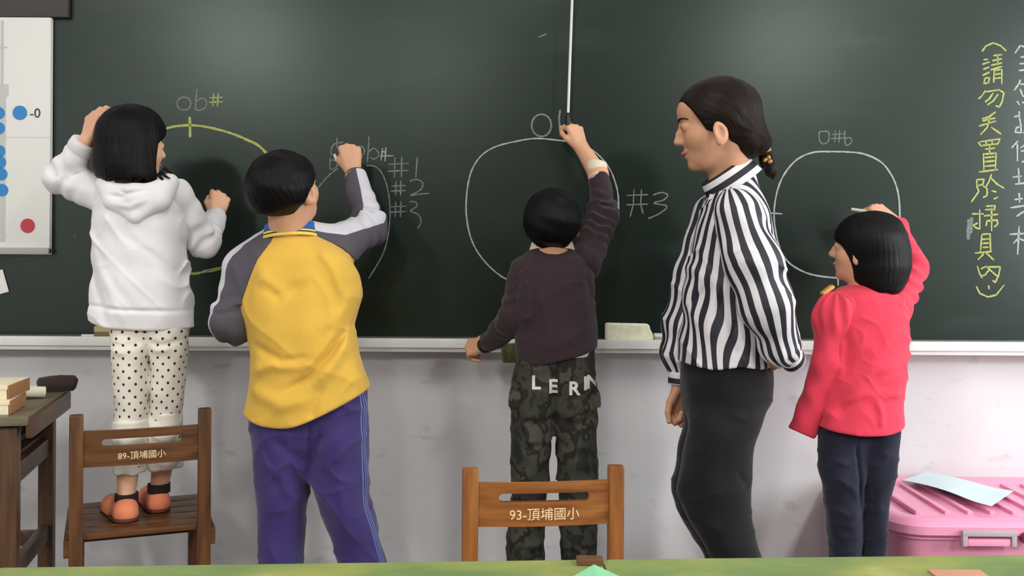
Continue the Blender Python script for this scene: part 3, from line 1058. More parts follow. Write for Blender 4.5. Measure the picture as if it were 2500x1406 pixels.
def mesh_sdf(f, lo, hi, h=0.0035, CB=5):
    lo, hi = np.asarray(lo, float) - 3 * h, np.asarray(hi, float) + 3 * h
    nb = np.ceil((hi - lo) / (h * CB)).astype(int) + 1
    gi = np.stack(np.meshgrid(*[np.arange(n) for n in nb], indexing='ij'), -1).reshape(-1, 3)
    ctr = (lo + (gi + 0.5) * (h * CB) - 0.5 * h).astype(F)
    dv = f(ctr)
    act = np.abs(dv) < (0.87 * CB * h * 1.45 + 2 * h)
    full = np.repeat(np.repeat(np.repeat(np.where(dv < 0, -1.0, 1.0).astype(F).reshape(nb), CB, 0), CB, 1), CB, 2)
    A = gi[act]
    offs = np.stack(np.meshgrid(*[np.arange(CB)] * 3, indexing='ij'), -1).reshape(-1, 3)
    for s in range(0, len(A), 6000):
        I = (A[s:s + 6000, None, :] * CB + offs[None]).reshape(-1, 3)
        full[I[:, 0], I[:, 1], I[:, 2]] = f((lo + I * h).astype(F))
    s = full < 0
    cnt = np.zeros(np.array(full.shape) - 1, np.int8)
    for i in (0, 1):
        for j in (0, 1):
            for k in (0, 1):
                cnt += s[i:s.shape[0] - 1 + i, j:s.shape[1] - 1 + j, k:s.shape[2] - 1 + k]
    cells = np.argwhere((cnt > 0) & (cnt < 8))
    K = len(cells)
    cv = np.empty((K, 2, 2, 2), F)
    for i in (0, 1):
        for j in (0, 1):
            for k in (0, 1):
                cv[:, i, j, k] = full[cells[:, 0] + i, cells[:, 1] + j, cells[:, 2] + k]
    acc = np.zeros((K, 3))
    num = np.zeros(K)
    for ax in range(3):
        for u in (0, 1):
            for v in (0, 1):
                i0 = [0, 0, 0]
                o = [x for x in range(3) if x != ax]
                i0[o[0]], i0[o[1]] = u, v
                i1 = list(i0)
                i1[ax] = 1
                a, b = cv[:, i0[0], i0[1], i0[2]], cv[:, i1[0], i1[1], i1[2]]
                m = (a < 0) != (b < 0)
                t = np.where(m, a / np.where(m, a - b, 1), 0)
                pt = np.tile(np.array(i0, float), (K, 1))
                pt[:, ax] = t
                acc[m] += pt[m]
                num[m] += 1
    V = lo + (cells + acc / num[:, None]) * h
    idx = np.full(cnt.shape, -1, np.int32)
    idx[cells[:, 0], cells[:, 1], cells[:, 2]] = np.arange(K)
    quads = []
    for ax in range(3):
        o = [x for x in range(3) if x != ax]
        sl0 = [slice(None)] * 3
        sl1 = [slice(None)] * 3
        sl0[ax], sl1[ax] = slice(0, -1), slice(1, None)
        e = np.argwhere(s[tuple(sl0)] != s[tuple(sl1)])
        e = e[(e[:, o[0]] > 0) & (e[:, o[1]] > 0) & (e[:, o[0]] < cnt.shape[o[0]]) & (e[:, o[1]] < cnt.shape[o[1]])]
        ins = s[tuple(sl0)][tuple(e.T)]
        q = []
        for du, dv_ in ((-1, -1), (0, -1), (0, 0), (-1, 0)):
            c = e.copy()
            c[:, o[0]] += du
            c[:, o[1]] += dv_
            q.append(idx[c[:, 0], c[:, 1], c[:, 2]])
        q = np.stack(q, 1)
        flip = ins if ax != 1 else ~ins
        q[~flip] = q[~flip][:, ::-1]
        quads.append(q)
    Q = np.concatenate(quads)
    Q = Q[(Q >= 0).all(1)]
    return V, Q


def sdf_obj(name, f, lo, hi, m, parent, h=0.0035, attrs=None, relax=1):
    V, Q = mesh_sdf(f, lo, hi, h)
    # pull the vertices onto the surface, then smooth lightly
    for _ in range(relax):
        g = np.empty_like(V)
        p32 = V.astype(F)
        d0 = f(p32)
        for ax in range(3):
            q = p32.copy()
            q[:, ax] += 0.5 * h
            g[:, ax] = (f(q) - d0) / (0.5 * h)
        gl = np.maximum((g * g).sum(1), 0.2)
        V = V - np.clip(d0 / gl, -h, h)[:, None] * g * 0.8
    base = np.array(root_of(parent).location) if parent is not None else np.zeros(3)
    me = bpy.data.meshes.new(name)
    me.vertices.add(len(V))
    me.vertices.foreach_set('co', (V - base).astype(F).ravel())
    me.loops.add(Q.size)
    me.loops.foreach_set('vertex_index', Q.astype(np.int32).ravel())
    me.polygons.add(len(Q))
    me.polygons.foreach_set('loop_start', np.arange(0, Q.size, 4, dtype=np.int32))
    me.polygons.foreach_set('loop_total', np.full(len(Q), 4, np.int32))
    me.polygons.foreach_set('use_smooth', np.ones(len(Q), bool))
    me.update(calc_edges=True)
    me.validate()
    for k, fn in (attrs or {}).items():
        a = me.attributes.new(k, 'FLOAT', 'POINT')
        a.data.foreach_set('value', np.asarray(fn(V.astype(F)), F))
    return link_mesh(name, me, m, parent)


def bounds(*arrs, pad=0.06):
    a = np.concatenate([np.atleast_2d(np.asarray(x, float)) for x in arrs])
    return a.min(0) - pad, a.max(0) + pad


def unit(v):
    v = np.asarray(v, float)
    return v / np.linalg.norm(v)


# ------------------------------------------------------------------ hand
class Hand:
    """palm, four fingers of unequal length with three bends each, and a thumb off the palm's side"""
    FING = [((.092, .029), (.043, .026, .020), .0092), ((.096, .009), (.047, .029, .021), .0094), ((.091, -.011), (.043, .027, .020), .0088), ((.081, -.029), (.034, .021, .018), .0078)]

    def __init__(self, wrist, X, Zd, side, S=0.8, curl=((30, 40, 25),) * 4, spread=(6, 2, -3, -8), thumb=((.75, .45, -.45), (.85, .05, -.5)), fat=1.0):
        X = unit(X)
        Zd = np.asarray(Zd, float)
        Zd = unit(Zd - X * (Zd @ X))
        T = np.cross(Zd, X) if side == 'R' else np.cross(X, Zd)
        self.o, self.S = np.asarray(wrist, float), S
        W = lambda v: self.o + S * (v[0] * X + v[1] * T + v[2] * Zd)
        D = lambda v: unit(v[0] * X + v[1] * T + v[2] * Zd)
        self.W = W
        self.palm, self.fing = [], []
        f_ = fat * S
        for (bx, by), ln, r in self.FING:
            self.palm.append((W((0, by * .45, 0)), W((bx, by, 0)), .0135 * f_, (r + .0022) * f_))
        self.palm.append((W((.02, .018, -.008)), W((.055, .034, -.012)), .013 * f_, .013 * f_))
        self.palm.append((W((.02, -.016, -.006)), W((.06, -.026, -.008)), .012 * f_, .011 * f_))
        self.tips = []
        for ((bx, by), ln, r), cu, sp in zip(self.FING, curl, spread):
            q = W((bx, by, 0))
            a = 0
            pts, rs = [q], [r * 1.08 * f_]
            for k in range(3):
                a += math.radians(cu[k])
                s_ = math.radians(sp)
                q = q + S * ln[k] * D((math.cos(a) * math.cos(s_), math.sin(s_) * max(0.2, math.cos(a)), -math.sin(a)))
                pts.append(q)
                rs.append(r * (1.0, .93, .80)[k] * f_)
            self.fing.append((pts, rs))
            self.tips.append(q)
        t0, t1 = W((.022, .022, -.010)), W((.056, .043, -.016))
        t2 = t1 + S * .034 * D(thumb[0])
        t3 = t2 + S * .028 * D(thumb[1])
        self.fing.append(([t0, t1, t2, t3], [.0125 * f_, .0108 * f_, .0098 * f_, .0080 * f_]))
        self.tips.append(t3)
        self.pts = np.array([W((0, 0, 0))] + [q for pts, _ in self.fing for q in pts])

    def d(self, p):
        c = self.pts.mean(0).astype(F)
        R = float(np.linalg.norm(self.pts - c, axis=1).max()) + .03
        dist = np.linalg.norm(p - c, axis=1)
        out = (dist - R + .02).astype(F)
        m = dist < R
        if m.any():
            q = p[m]
            d = None
            for a, b, ra, rb in self.palm:
                e = cone(q, a, b, ra, rb)
                d = e if d is None else smin(d, e, .010 * self.S)
            fd = None
            for pts, rs in self.fing:
                e = chain(q, pts, rs, .003)
                fd = e if fd is None else smin(fd, e, .0016)
            out[m] = smin(d, fd, .005)
        return out


# ------------------------------------------------------------------ head
class Head:
    def __init__(self, c, fwd, S, roll=0.0, nose=1.0, earx=.365, earz=-.085):
        f = unit(fwd)
        r = unit(np.cross(f, (0, 0, 1)))
        u = np.cross(r, f)
        a = math.radians(roll)
        r, u = r * math.cos(a) - u * math.sin(a), u * math.cos(a) + r * math.sin(a)
        self.R = np.stack([r, f, u], 1)
        self.c, self.S, self.nose, self.ear = np.asarray(c, float), S, nose, (earx, -.045, earz)

    def loc(self, p):
        return ((p - self.c.astype(F)) @ self.R.astype(F)) / F(self.S)

    def W(self, v):
        return self.c + self.S * (self.R @ np.asarray(v, float))

    def d(self, p):
        q = self.loc(p)
        q = q.copy()
        ax = np.abs(q[:, 0])
        m = np.stack([ax, q[:, 1], q[:, 2]], 1)
        d = ell(m, (0, -.07, .13), (.345, .42, .37))
        d = smin(d, ell(m, (0, .10, -.14), (.27, .275, .34)), .10)
        d = smin(d, ell(m, (0, .20, -.36), (.15, .145, .125)), .10)
        d = smin(d, ell(m, (.16, .17, -.12), (.13, .15, .13)), .08)
        d = smin(d, ell(m, (0, .19, .20), (.24, .18, .17)), .09)
        # eye hollows and lids
        d = smax(d, -ell(m, (.145, .41, .035), (.085, .085, .05)), .05)
        lid = ell(m, (.14, .290, .02), (.078, .085, .066))
        lid = smax(lid, -ell(m, (.14, .40, .015), (.062, .08, .017)), .006)
        d = smin(d, lid, .02)
        n = self.nose
        nose = chain(m, [(0, .325, .08), (0, .375 + .03 * n, -.03), (0, .395 + .055 * n, -.115)], [.032, .036, .046], .03)
        nose = smin(nose, ell(m, (.042, .365 + .03 * n, -.135), (.036, .05, .032)), .03)
        d = smin(d, nose, .045)
        # lips
        d = smin(d, ell(m, (0, .335, -.245), (.105, .062, .034)), .02)
        d = smin(d, ell(m, (0, .325, -.300), (.088, .062, .036)), .02)
        d = smax(d, -ell(m, (0, .41, -.270), (.11, .06, .008)), .012)
        d = smin(d, ell(m, (0, .30, -.42), (.085, .06, .055)), .05)
        if self.ear:
            e = m - np.array(self.ear, F)
            e2 = np.stack([e[:, 0] * .9 - e[:, 1] * .35, e[:, 1], e[:, 2] - .15 * e[:, 1]], 1)
            ear = ell(e2, (0, 0, 0), (.040, .082, .130))
            ear = smin(ear, ell(e2, (-.01, .03, -.105), (.035, .045, .05)), .03)
            ear = smax(ear, -ell(e2, (.045, .008, .005), (.042, .048, .076)), .018)
            d = smin(d, ear, .03)
        return (d * F(self.S)).astype(F)


def trunk(p, tor, grow, zcut, a, b, r):
    d = smax(tor.d(p, grow), zcut - p[:, 2], .03)
    return smin(d, cone(p, a, b, r, r * .9), .03)


def hl_fn(tab):
    z = np.array([a for a, _ in tab])
    y = np.array([b for _, b in tab])
    return lambda q: np.interp(q, z, y)


def hem_fn(tab):
    z = np.array([a for a, _ in tab])
    y = np.array([b for _, b in tab])
    zz = np.linspace(z[0], z[-1], 120)
    yy = np.pad(np.interp(zz, z, y), 12, mode='reflect', reflect_type='odd')
    yy = np.convolve(yy, np.hanning(27)[1:-1] / np.hanning(27).sum(), 'valid')
    return lambda q: np.interp(q, zz, yy)


def eyes(head, root, iris=(40, 26, 18), S=None):
    bmname = 'eye'
    for s in (-1, 1):
        bm = bmesh.new()
        bmesh.ops.create_uvsphere(bm, u_segments=20, v_segments=14, radius=.064 * head.S)
        R = Matrix([list(r) for r in head.R])
        bmesh.ops.transform(bm, matrix=R.to_4x4() @ Matrix.Rotation(-math.pi / 2, 4, 'X'), verts=bm.verts)
        c = Vector(head.W((s * .14, .300, .018)))
        for v in bm.verts:
            v.co += c
        e = obj('eye', bm, MATS['eye_white'], root, world=True)
        bm = bmesh.new()
        add = bmesh.ops.create_uvsphere(bm, u_segments=16, v_segments=8, radius=.034 * head.S)
        for v in bm.verts:
            v.co.y *= .35
        bmesh.ops.transform(bm, matrix=R.to_4x4(), verts=bm.verts)
        c = Vector(head.W((s * .135, .356, .016)))
        for v in bm.verts:
            v.co += c
        obj('iris', bm, MATS['eye_dark'], e, world=True)
        br = [head.W((s * x, y, z)) for x, y, z in ((.06, .378, .105), (.12, .366, .125), (.185, .328, .12), (.235, .275, .095))]
        bm = add_tube(bmesh.new(), catmull(br, 4), [.0095 * head.S * (1 - .6 * abs(k / 12 - .35)) for k in range(13)], 8)
        obj('eyebrow', bm, MATS['hair_black'], root, world=True)
    lp = [head.W((x, y, z)) for x, y, z in ((-.088, .345, -.268), (-.045, .388, -.258), (0, .398, -.262), (.045, .388, -.258), (.088, .345, -.268))]
    bm = add_tube(bmesh.new(), catmull(lp, 4), [.006 * head.S + .018 * head.S * math.sin(math.pi * (k + .01) / 16.02) for k in range(17)], 8)
    obj('lips', bm, MATS['lip'], root, world=True)


# ------------------------------------------------------------------ collar / cuff bands
def band(name, c, axis, rx, ry, h, m, parent, xdir=(1, 0, 0), flare=0.0, thick=0.004, a0=0, a1=360, n=48, wave=0.0, bands=5):
    """a ring of cloth round an axis; the float attribute v runs 0-1 up its height"""
    ax = unit(axis)
    X = np.asarray(xdir, float)
    X = unit(X - ax * (X @ ax))
    Y = np.cross(ax, X)
    closed = (a1 - a0) >= 360
    V, vv, Fc = [], [], []
    cols = n if closed else n + 1
    off = np.array(root_of(parent).location)
    prof = []
    for i in range(bands + 1):
        t = i / bands
        prof.append((flare * (1 - t) + thick * .5, (t - .5) * h, t))
    for i in range(bands + 1):
        t = 1 - i / bands
        prof.append((flare * (1 - t) - thick * .5, (t - .5) * h, t))
    for k in range(cols):
        a = math.radians(a0 + (a1 - a0) * k / n)
        for dr, dz, t in prof:
            p = np.asarray(c) + X * math.cos(a) * (rx + dr) + Y * math.sin(a) * (ry + dr) + ax * (dz + wave * math.sin(2 * a))
            V.append(p - off)
            vv.append(t)
    M_ = len(prof)
    for k in range(n):
        k2 = (k + 1) % cols
        for i in range(M_):
            j = (i + 1) % M_
            Fc.append((k * M_ + i, k * M_ + j, k2 * M_ + j, k2 * M_ + i))
    if not closed:
        Fc.append(tuple(range(M_)))
        Fc.append(tuple((cols - 1) * M_ + i for i in range(M_))[::-1])
    me = bpy.data.meshes.new(name)
    me.from_pydata([tuple(v) for v in V], [], Fc)
    me.validate()
    a = me.attributes.new('v', 'FLOAT', 'POINT')
    a.data.foreach_set('value', np.array(vv, F))
    bm = bmesh.new()
    bm.from_mesh(me)
    bmesh.ops.recalc_face_normals(bm, faces=bm.faces)
    bm.to_mesh(me)
    bm.free()
    for p in me.polygons:
        p.use_smooth = True
    return link_mesh(name, me, m, parent)


# ------------------------------------------------------------------ materials of people
mat('skin_child', (214, 164, 132), 0.55, var=.05, vscale=18, sss=.25, spec=.35)
mat('skin_light', (226, 176, 144), 0.5, var=.04, vscale=18, sss=.25, spec=.4)
mat('skin_tan', (203, 153, 121), 0.55, var=.05, vscale=18, sss=.25, spec=.35)
mat('eye_white', (228, 224, 220), 0.2)
mat('eye_dark', (24, 16, 12), 0.15)
mat('lip', (186, 104, 98), 0.45)


def hair_mat(name, c0, c1, rough=.38, k=34.0):
    m, nt, b, new, link = nodes_of(name)
    cb = new('ShaderNodeCombineXYZ')
    link(mathn(nt, 'MULTIPLY', attr_out(nt, 'u'), k), cb.inputs[0])
    link(mathn(nt, 'MULTIPLY', attr_out(nt, 'v'), 1.6), cb.inputs[1])
    f = noise(nt, 1.0, 5, vec=cb.outputs[0])
    link(ramp(nt, f, [(.32, lin(c0)), (.72, lin(c1))]), b.inputs['Base Color'])
    link(ramp(nt, f, [(.3, (rough + .14,) * 3), (.7, (rough - .06,) * 3)]), b.inputs['Roughness'])
    b.inputs['Specular IOR Level'].default_value = .15
    bump(nt, b, f, .45, .004)
    MATS[name] = m


def strands(hd, pole=None):
    """strand coordinates of hair: u across the strands, v along them"""
    def uv(p):
        q = hd.loc(p)
        if pole is None:
            return np.arctan2(q[:, 0], -q[:, 1] - .05), np.arctan2(q[:, 2] - .1, np.hypot(q[:, 0], q[:, 1]))
        d = q - np.array(pole, F)
        return np.arctan2(d[:, 2], d[:, 1]) + d[:, 0] * 2.0, np.linalg.norm(d, axis=1) * 2
    return {'u': lambda p: uv(p)[0], 'v': lambda p: uv(p)[1]}


hair_mat('hair_black', (5, 5, 6), (15, 14, 15))
hair_mat('hair_brown', (12, 8, 6), (40, 25, 18), .42)
GIRLS = None


def neck_torso_body(parts, k=.02):
    def f(p):
        d = None
        for q in parts:
            e = q(p)
            d = e if d is None else smin(d, e, k)
        return d
    return f


def shoe(name, heel, toe, zs, m, parent, wid=.033, hgt=.06, sole=None):
    """closed shoe standing on height zs from heel to toe (plan points)"""
    a, b = np.array([*heel[:2], zs]), np.array([*toe[:2], zs])

    def f(p):
        d = cone(p, a + [0, 0, wid * .8], b + [0, 0, wid * .55], wid, wid * .85)
        d = smin(d, cone(p, a + [0, .002, wid * .7], a + [0, .008, hgt], wid * .95, wid * .86), .015)
        d = smin(d, cone(p, a * .5 + b * .5 + [0, 0, wid * .5], b * .9 + a * .1 + [0, 0, wid * .4], wid * .95, wid), .02)
        return smax(d, zs + .001 - p[:, 2], .006)
    o = sdf_obj(name, f, *bounds(a, b, a + [0, 0, hgt + .03], pad=.06), m, parent, .004)

    def g(p):
        d = np.minimum(cone(p, [*a[:2], zs], [*b[:2], zs], wid + .0035, wid * .9 + .004), 1e3)
        return smax(smax(d, p[:, 2] - zs - .012, .003), zs - p[:, 2] + .0005, .003)
    sdf_obj('sole', g, *bounds(a, b, pad=.06), sole, o, .004)
    return o


def fist(c=80):
    return ((c, 90, 50), (c + 2, 92, 52), (c + 4, 94, 52), (c + 6, 96, 52))


# =================================================== 1  girl in the white hooded sweatshirt, standing on the chair
def girl_white():
    D = 2.90
    base = P(345, 1265, 2.82)
    r = thing('person', 'child with black bob in white hoodie and dotted trousers standing on a chair, scratching head', 'person', (base[0], base[1], SEATZ), 'children at the chalkboard')
    W_ = fabric('hoodie_white', (238, 236, 238), .3, .02)
    hd = Head(P(328, 356, 2.90), (.62, .78, .02), .200, 4, earx=.335)
    tor = Loft([(438, 300, 392, 2.92, .045), (450, 268, 420, 2.91, .062), (470, 244, 446, D, .080), (500, 231, 455, D, .092), (540, 228, 456, D, .098), (600, 231, 457, D, .100), (660, 230, 461, D, .102),
                (720, 224, 467, D, .106), (762, 219, 471, D, .108), (800, 221, 470, D, .104), (815, 222, 469, D, .102)])
    LA = [P(268, 486, 2.90), P(150, 431, 2.90), P(208, 347, 2.875)]
    RA = [P(428, 478, 2.90), P(494, 590, 2.985), P(527, 532, 3.14)]
    rl, rr = (.052, .043, .036), (.050, .046, .036)
    lh = Hand(P(211, 344, 2.872), (.22, .12, .95), (-.55, -.80, .1), 'L', .80, ((45, 55, 30), (40, 50, 30), (36, 46, 30), (34, 44, 30)), (14, 5, -4, -14), ((.8, .5, -.3), (.9, .1, -.4)))
    rh = Hand(P(527, 530, 3.145), (.10, .35, .93), (.42, -.85, .30), 'R', .80, fist(62), (3, 1, -1, -3), ((.8, -.15, -.55), (.55, -.6, -.6)))
    legL = [P(315, 900, 2.86), P(316, 1080, 2.83), P(308, 1215, 2.795), P(306, 1240, 2.775)]
    legR = [P(412, 900, 2.88), P(404, 1080, 2.88), P(388, 1195, 2.885), P(386, 1217, 2.875)]

    def body(p):
        d = hd.d(p)
        d = smin(d, cone(p, hd.W((0, -.10, -.25)), P(340, 480, 2.91), .043, .048), .03)
        d = smin(d, trunk(p, tor, -.022, P(345, 700, D)[2], P(345, 720, D), P(362, 840, 2.87), 0.036), .03)
        d = smin(d, chain(p, LA, [.032, .028, .021]), .015)
        d = smin(d, chain(p, RA, [.032, .028, .021]), .015)
        d = smin(d, lh.d(p), .010)
        d = smin(d, rh.d(p), .010)
        d = smin(d, chain(p, legL, [.040, .036, .023, .024]), .02)
        d = smin(d, chain(p, legR, [.040, .036, .023, .024]), .02)
        return d
    lo, hi = bounds(LA, RA, lh.pts, rh.pts, hd.W((0, 0, .55)), legL, legR, P(230, 600, D - .12), P(460, 600, D + .12), hd.W((0, .5, 0)), pad=.07)
    sdf_obj('body', body, lo, hi, MATS['skin_light'], r, .0035)
    eyes(hd, r)

    # hoodie
    fl = [([(470, 690), (400, 620), (330, 570)], -.004, .012), ([(235, 640), (270, 720), (300, 790)], -.006, .014), ([(255, 620), (300, 700), (345, 790)], .005, .014), ([(445, 560), (452, 640), (462, 740)], -.005, .012),
          ([(240, 560), (256, 590), (266, 640)], .004, .012), ([(360, 600), (330, 650), (320, 720)], .003, .016), ([(220, 740), (340, 752), (470, 756)], -.006, .006), ([(300, 640), (360, 720), (400, 760)], .004, .018)]
    hem = hem_fn(sorted([(P(x, y, D)[0], P(x, y, D)[2]) for x, y in ((190, 764), (218, 776), (250, 788), (300, 796), (400, 802), (475, 800), (500, 797))]))

    def hoodie(p):
        d = tor.d(p)
        d = d - folds(p, fl, D) + wob(p, 3, .0022, .10) - crease(p, 301, .005, .085, 38) - crease(p, 305, .0035, .07, -50)
        return smax(d, hem(p[:, 0]).astype(F) - p[:, 2], .008)
    tl = bounds(P(215, 435, D - .13), P(475, 815, D + .13), pad=.02)
    h = sdf_obj('hoodie', hoodie, *tl, W_, r, .0035)

    def sleeve(A, R, seed, side):
        def f(p):
            s, off, seg, dist = chain_param(p, A)
            d = chain(p, A, R, .02)
            d = d - .0035 * np.sin(s * 150 + 2.0 * np.sin(off[:, 0] * 60)) * np.exp(-((s - np.linalg.norm(A[1] - A[0])) / .07) ** 2)
            d = d + wob(p, seed, .0025, .07)
            e = unit(A[-1] - A[-2])
            d = smax(d, ((p - A[-1].astype(F)) @ e.astype(F)) - .001, .006)
            # rib cuff set in a little
            c = np.linalg.norm(A[-1] - A[-2]) + np.linalg.norm(A[1] - A[0]) - s
            return d + .003 * np.exp(-((c - .035) / .006) ** 2)
        return sdf_obj('sleeve', f, *bounds(A, pad=.075), W_, h, .0035)
    sleeve(LA, rl, 5, 'L')
    sleeve(RA, rr, 6, 'R')

    # hood lying on the back
    hp = [P(262, 452, 2.845), P(330, 470, 2.80), P(410, 452, 2.845)]

    def hood(p):
        d = chain(p, [P(258, 450, 2.85), P(275, 490, 2.815), P(326, 530, 2.80)], [.026, .022, .012], .02)
        d = smin(d, chain(p, [P(414, 446, 2.85), P(392, 490, 2.815), P(334, 530, 2.80)], [.026, .024, .012], .02), .02)
        d = smin(d, chain(p, [P(275, 462, 2.83), P(330, 480, 2.81), P(396, 462, 2.83)], [.026, .030, .026], .02), .025)
        d = smin(d, cone(p, P(330, 480, 2.82), P(330, 520, 2.81), .030, .018), .02)
        g = [([(268, 478), (312, 482), (372, 462)], -.007, .007), ([(284, 500), (330, 506), (372, 486)], .005, .009), ([(300, 466), (318, 474), (340, 470)], -.006, .006)]
        return d - folds(p, g, 2.82)
    sdf_obj('hood', hood, *bounds(hp, P(330, 545, 2.80), pad=.05), W_, h, .0035)

    # trousers with black dots and cream turn-ups
    m, nt, b, new, link = nodes_of('dotted_cotton')
    u, v = attr_out(nt, 'u'), attr_out(nt, 'v')
    def lat(du, dv):
        x = mathn(nt, 'SUBTRACT', mathn(nt, 'FRACT', mathn(nt, 'ADD', mathn(nt, 'MULTIPLY', u, 1 / .035), du)), .5)
        y = mathn(nt, 'SUBTRACT', mathn(nt, 'FRACT', mathn(nt, 'ADD', mathn(nt, 'MULTIPLY', v, 1 / .035), dv)), .5)
        return mathn(nt, 'ADD', mathn(nt, 'MULTIPLY', x, x), mathn(nt, 'MULTIPLY', y, y))
    dd = mathn(nt, 'MINIMUM', lat(0, 0), lat(.5, .5))
    link(ramp(nt, dd, [(.0105, lin((38, 30, 30))), (.015, lin((232, 226, 212)))]), b.inputs['Base Color'])
    b.inputs['Roughness'].default_value = .9
    bump(nt, b, noise(nt, 240, 3), .25)
    La = Loft([(725, 290, 366, 2.895, .056), (770, 276, 370, 2.89, .064), (805, 272, 370, 2.885, .070), (850, 276, 367, 2.855, .066), (950, 282, 363, 2.845, .060), (1030, 283, 358, 2.835, .056), (1100, 282, 358, 2.83, .054), (1140, 282, 356, 2.82, .052)])
    Lb = Loft([(725, 362, 446, 2.895, .056), (770, 364, 454, 2.89, .064), (805, 366, 458, 2.885, .070), (850, 368, 456, 2.88, .066), (950, 370, 448, 2.88, .060), (1010, 366, 442, 2.88, .056), (1100, 368, 440, 2.88, .054), (1130, 368, 438, 2.88, .052)])
    seat = Loft([(725, 290, 446, 2.895, .055), (770, 280, 452, 2.89, .062), (805, 282, 450, 2.885, .064), (840, 310, 420, 2.875, .055), (870, 345, 386, 2.87, .035)], 2.2, .015)

    def trousers(p):
        g = [([(285, 835), (320, 842), (360, 832)], -.005, .008), ([(375, 832), (410, 840), (450, 828)], -.005, .008), ([(366, 780), (367, 830), (367, 900)], -.006, .006), ([(290, 850), (330, 856)], .004, .010), ([(380, 852), (430, 850)], .004, .010)]
        d = smin(La.d(p), Lb.d(p), .006)
        d = smin(d, seat.d(p), .02)
        return d - folds(p, g, 2.86) + wob(p, 9, .0016, .09)
    at_u = lambda p: np.where(La.d(p) < Lb.d(p), La.ang(p) * .056, Lb.ang(p) * .056 + .011)
    t = sdf_obj('trousers', trousers, *bounds(P(265, 720, 2.75), P(462, 1145, 2.99), pad=.02), m, r, .0035, {'u': at_u, 'v': lambda p: p[:, 2]})
    for L_, y0, y1, x0, x1, dd_, seed in ((La, 1026, 1150, 278, 359, 2.83, 21), (Lb, 1006, 1142, 364, 443, 2.88, 22)):
        q = Loft([(y0 - 4, x0 + 3, x1 - 2, dd_, .058), (y0 + 20, x0, x1, dd_, .062), ((y0 + y1) / 2, x0, x1 + 1, dd_, .062), (y1, x0 - 1, x1, dd_ - .005, .060)], 2.2, .006)
        hole = Loft([(y1 - 40, x0 + 12, x1 - 12, dd_, .048), (y1 + 30, x0 + 6, x1 - 6, dd_ - .005, .052)])
        c = sdf_obj('trouser_cuff', lambda p, q=q, hole=hole, seed=seed: smax(q.d(p), -hole.d(p), .004) + wob(p, seed, .002, .05) + .002 * np.exp(-((p[:, 2] - P(0, y0 + 30, dd_)[2]) / .006) ** 2), *bounds(P(x0 - 6, y0 - 10, dd_ - .07), P(x1 + 6, y1 + 6, dd_ + .07), pad=.01), fabric('cuff_cream', (240, 234, 222), .4, .03), t, .0035)
        c['label'] = 'cream turn-up'
    # socks and shoes
    co = mat('shoe_coral', (240, 140, 100), .7, var=.06, bs=.2, bscale=200)
    so = mat('sole_maroon', (92, 44, 34), .7)
    dk = mat('sock_dark', (40, 22, 24), .9)
    shoe('shoe', P(306, 1262, 2.765), P(306, 1262, 2.765) + np.array([-.075, .105, 0]), SEATZ + .001, co, r, .031, .034, so)
    shoe('shoe', P(386, 1238, 2.865), P(386, 1238, 2.865) + np.array([-.065, .110, 0]), SEATZ + .001, co, r, .030, .034, so)
    for c in (P(309, 1214, 2.79), P(388, 1190, 2.88)):
        band('sock', c, (0, 0, 1), .0265, .029, .024, dk, r, thick=.008)

    # bob
    bob = Loft([(257, 300, 350, 2.90, .03), (263, 284, 366, 2.90, .055), (280, 262, 384, 2.90, .080), (305, 246, 397, 2.90, .098), (340, 239, 401, 2.90, .106), (380, 236, 402, 2.895, .106), (410, 234, 403, 2.89, .102), (432, 240, 408, 2.885, .094), (452, 262, 398, 2.88, .085)], 2.1, .02)
    hl = hl_fn([(-.9, .05), (-.3, .05), (-.1, .09), (.05, .13), (.16, .33), (.25, .40), (.6, .6)])

    def hair(p):
        q = hd.loc(p)
        d = smin(bob.d(p), (ell(q, (0, -.06, .12), (.395, .475, .42)) * F(hd.S)).astype(F), .02)
        ph = np.arctan2(q[:, 0], -q[:, 1])
        d = d + .0004 * np.sin(ph * 52 + 2.5 * np.sin(q[:, 2] * 5) + 3 * np.sin(ph * 5)) + .0012 * np.sin(ph * 9 + 1)
        jag = .014 * np.sin(ph * 9 + 1) + .008 * np.sin(ph * 23) + .02 * np.abs(np.sin(ph * 2.3))
        zb = P(320, 441, 2.88)[2]
        d = smax(d, zb - jag - p[:, 2], .006)
        return smax(d, (q[:, 1] - hl(q[:, 2])).astype(F) * .19, .012)
    ho = sdf_obj('hair', hair, *bounds(P(232, 250, 2.78), P(420, 462, 3.04), pad=.03), MATS['hair_black'], r, .0035, strands(hd))
    for pts in ([(392, 418), (404, 430), (416, 436)], [(385, 424), (396, 438), (402, 446)], [(400, 410), (414, 420), (420, 424)], [(250, 425), (262, 442), (276, 450)], [(330, 436), (336, 450), (332, 458)]):
        q = catmull([P(x, y, 2.815) for x, y in pts], 4)
        obj('hair_lock', add_tube(bmesh.new(), q, list(np.linspace(.006, .0012, len(q))), 8), MATS['hair_black'], ho, world=True)
    # chalk in her hand
    a = rh.W((.085, .035, -.035))
    held_chalk('white chalk held in the fist of the child in the white hoodie', a, a + np.array([-.012, .05, .01]))


def held_chalk(label, a, b):
    bm = add_tube(bmesh.new(), [(0, 0, 0), tuple((b - a) * .5), tuple(b - a)], [.0048, .005, .0046], 10)
    o = obj('chalk_stick', bm, MATS['chalk_solid'])
    o.location = a
    tag(o, label, 'chalk', 'chalk in hands')


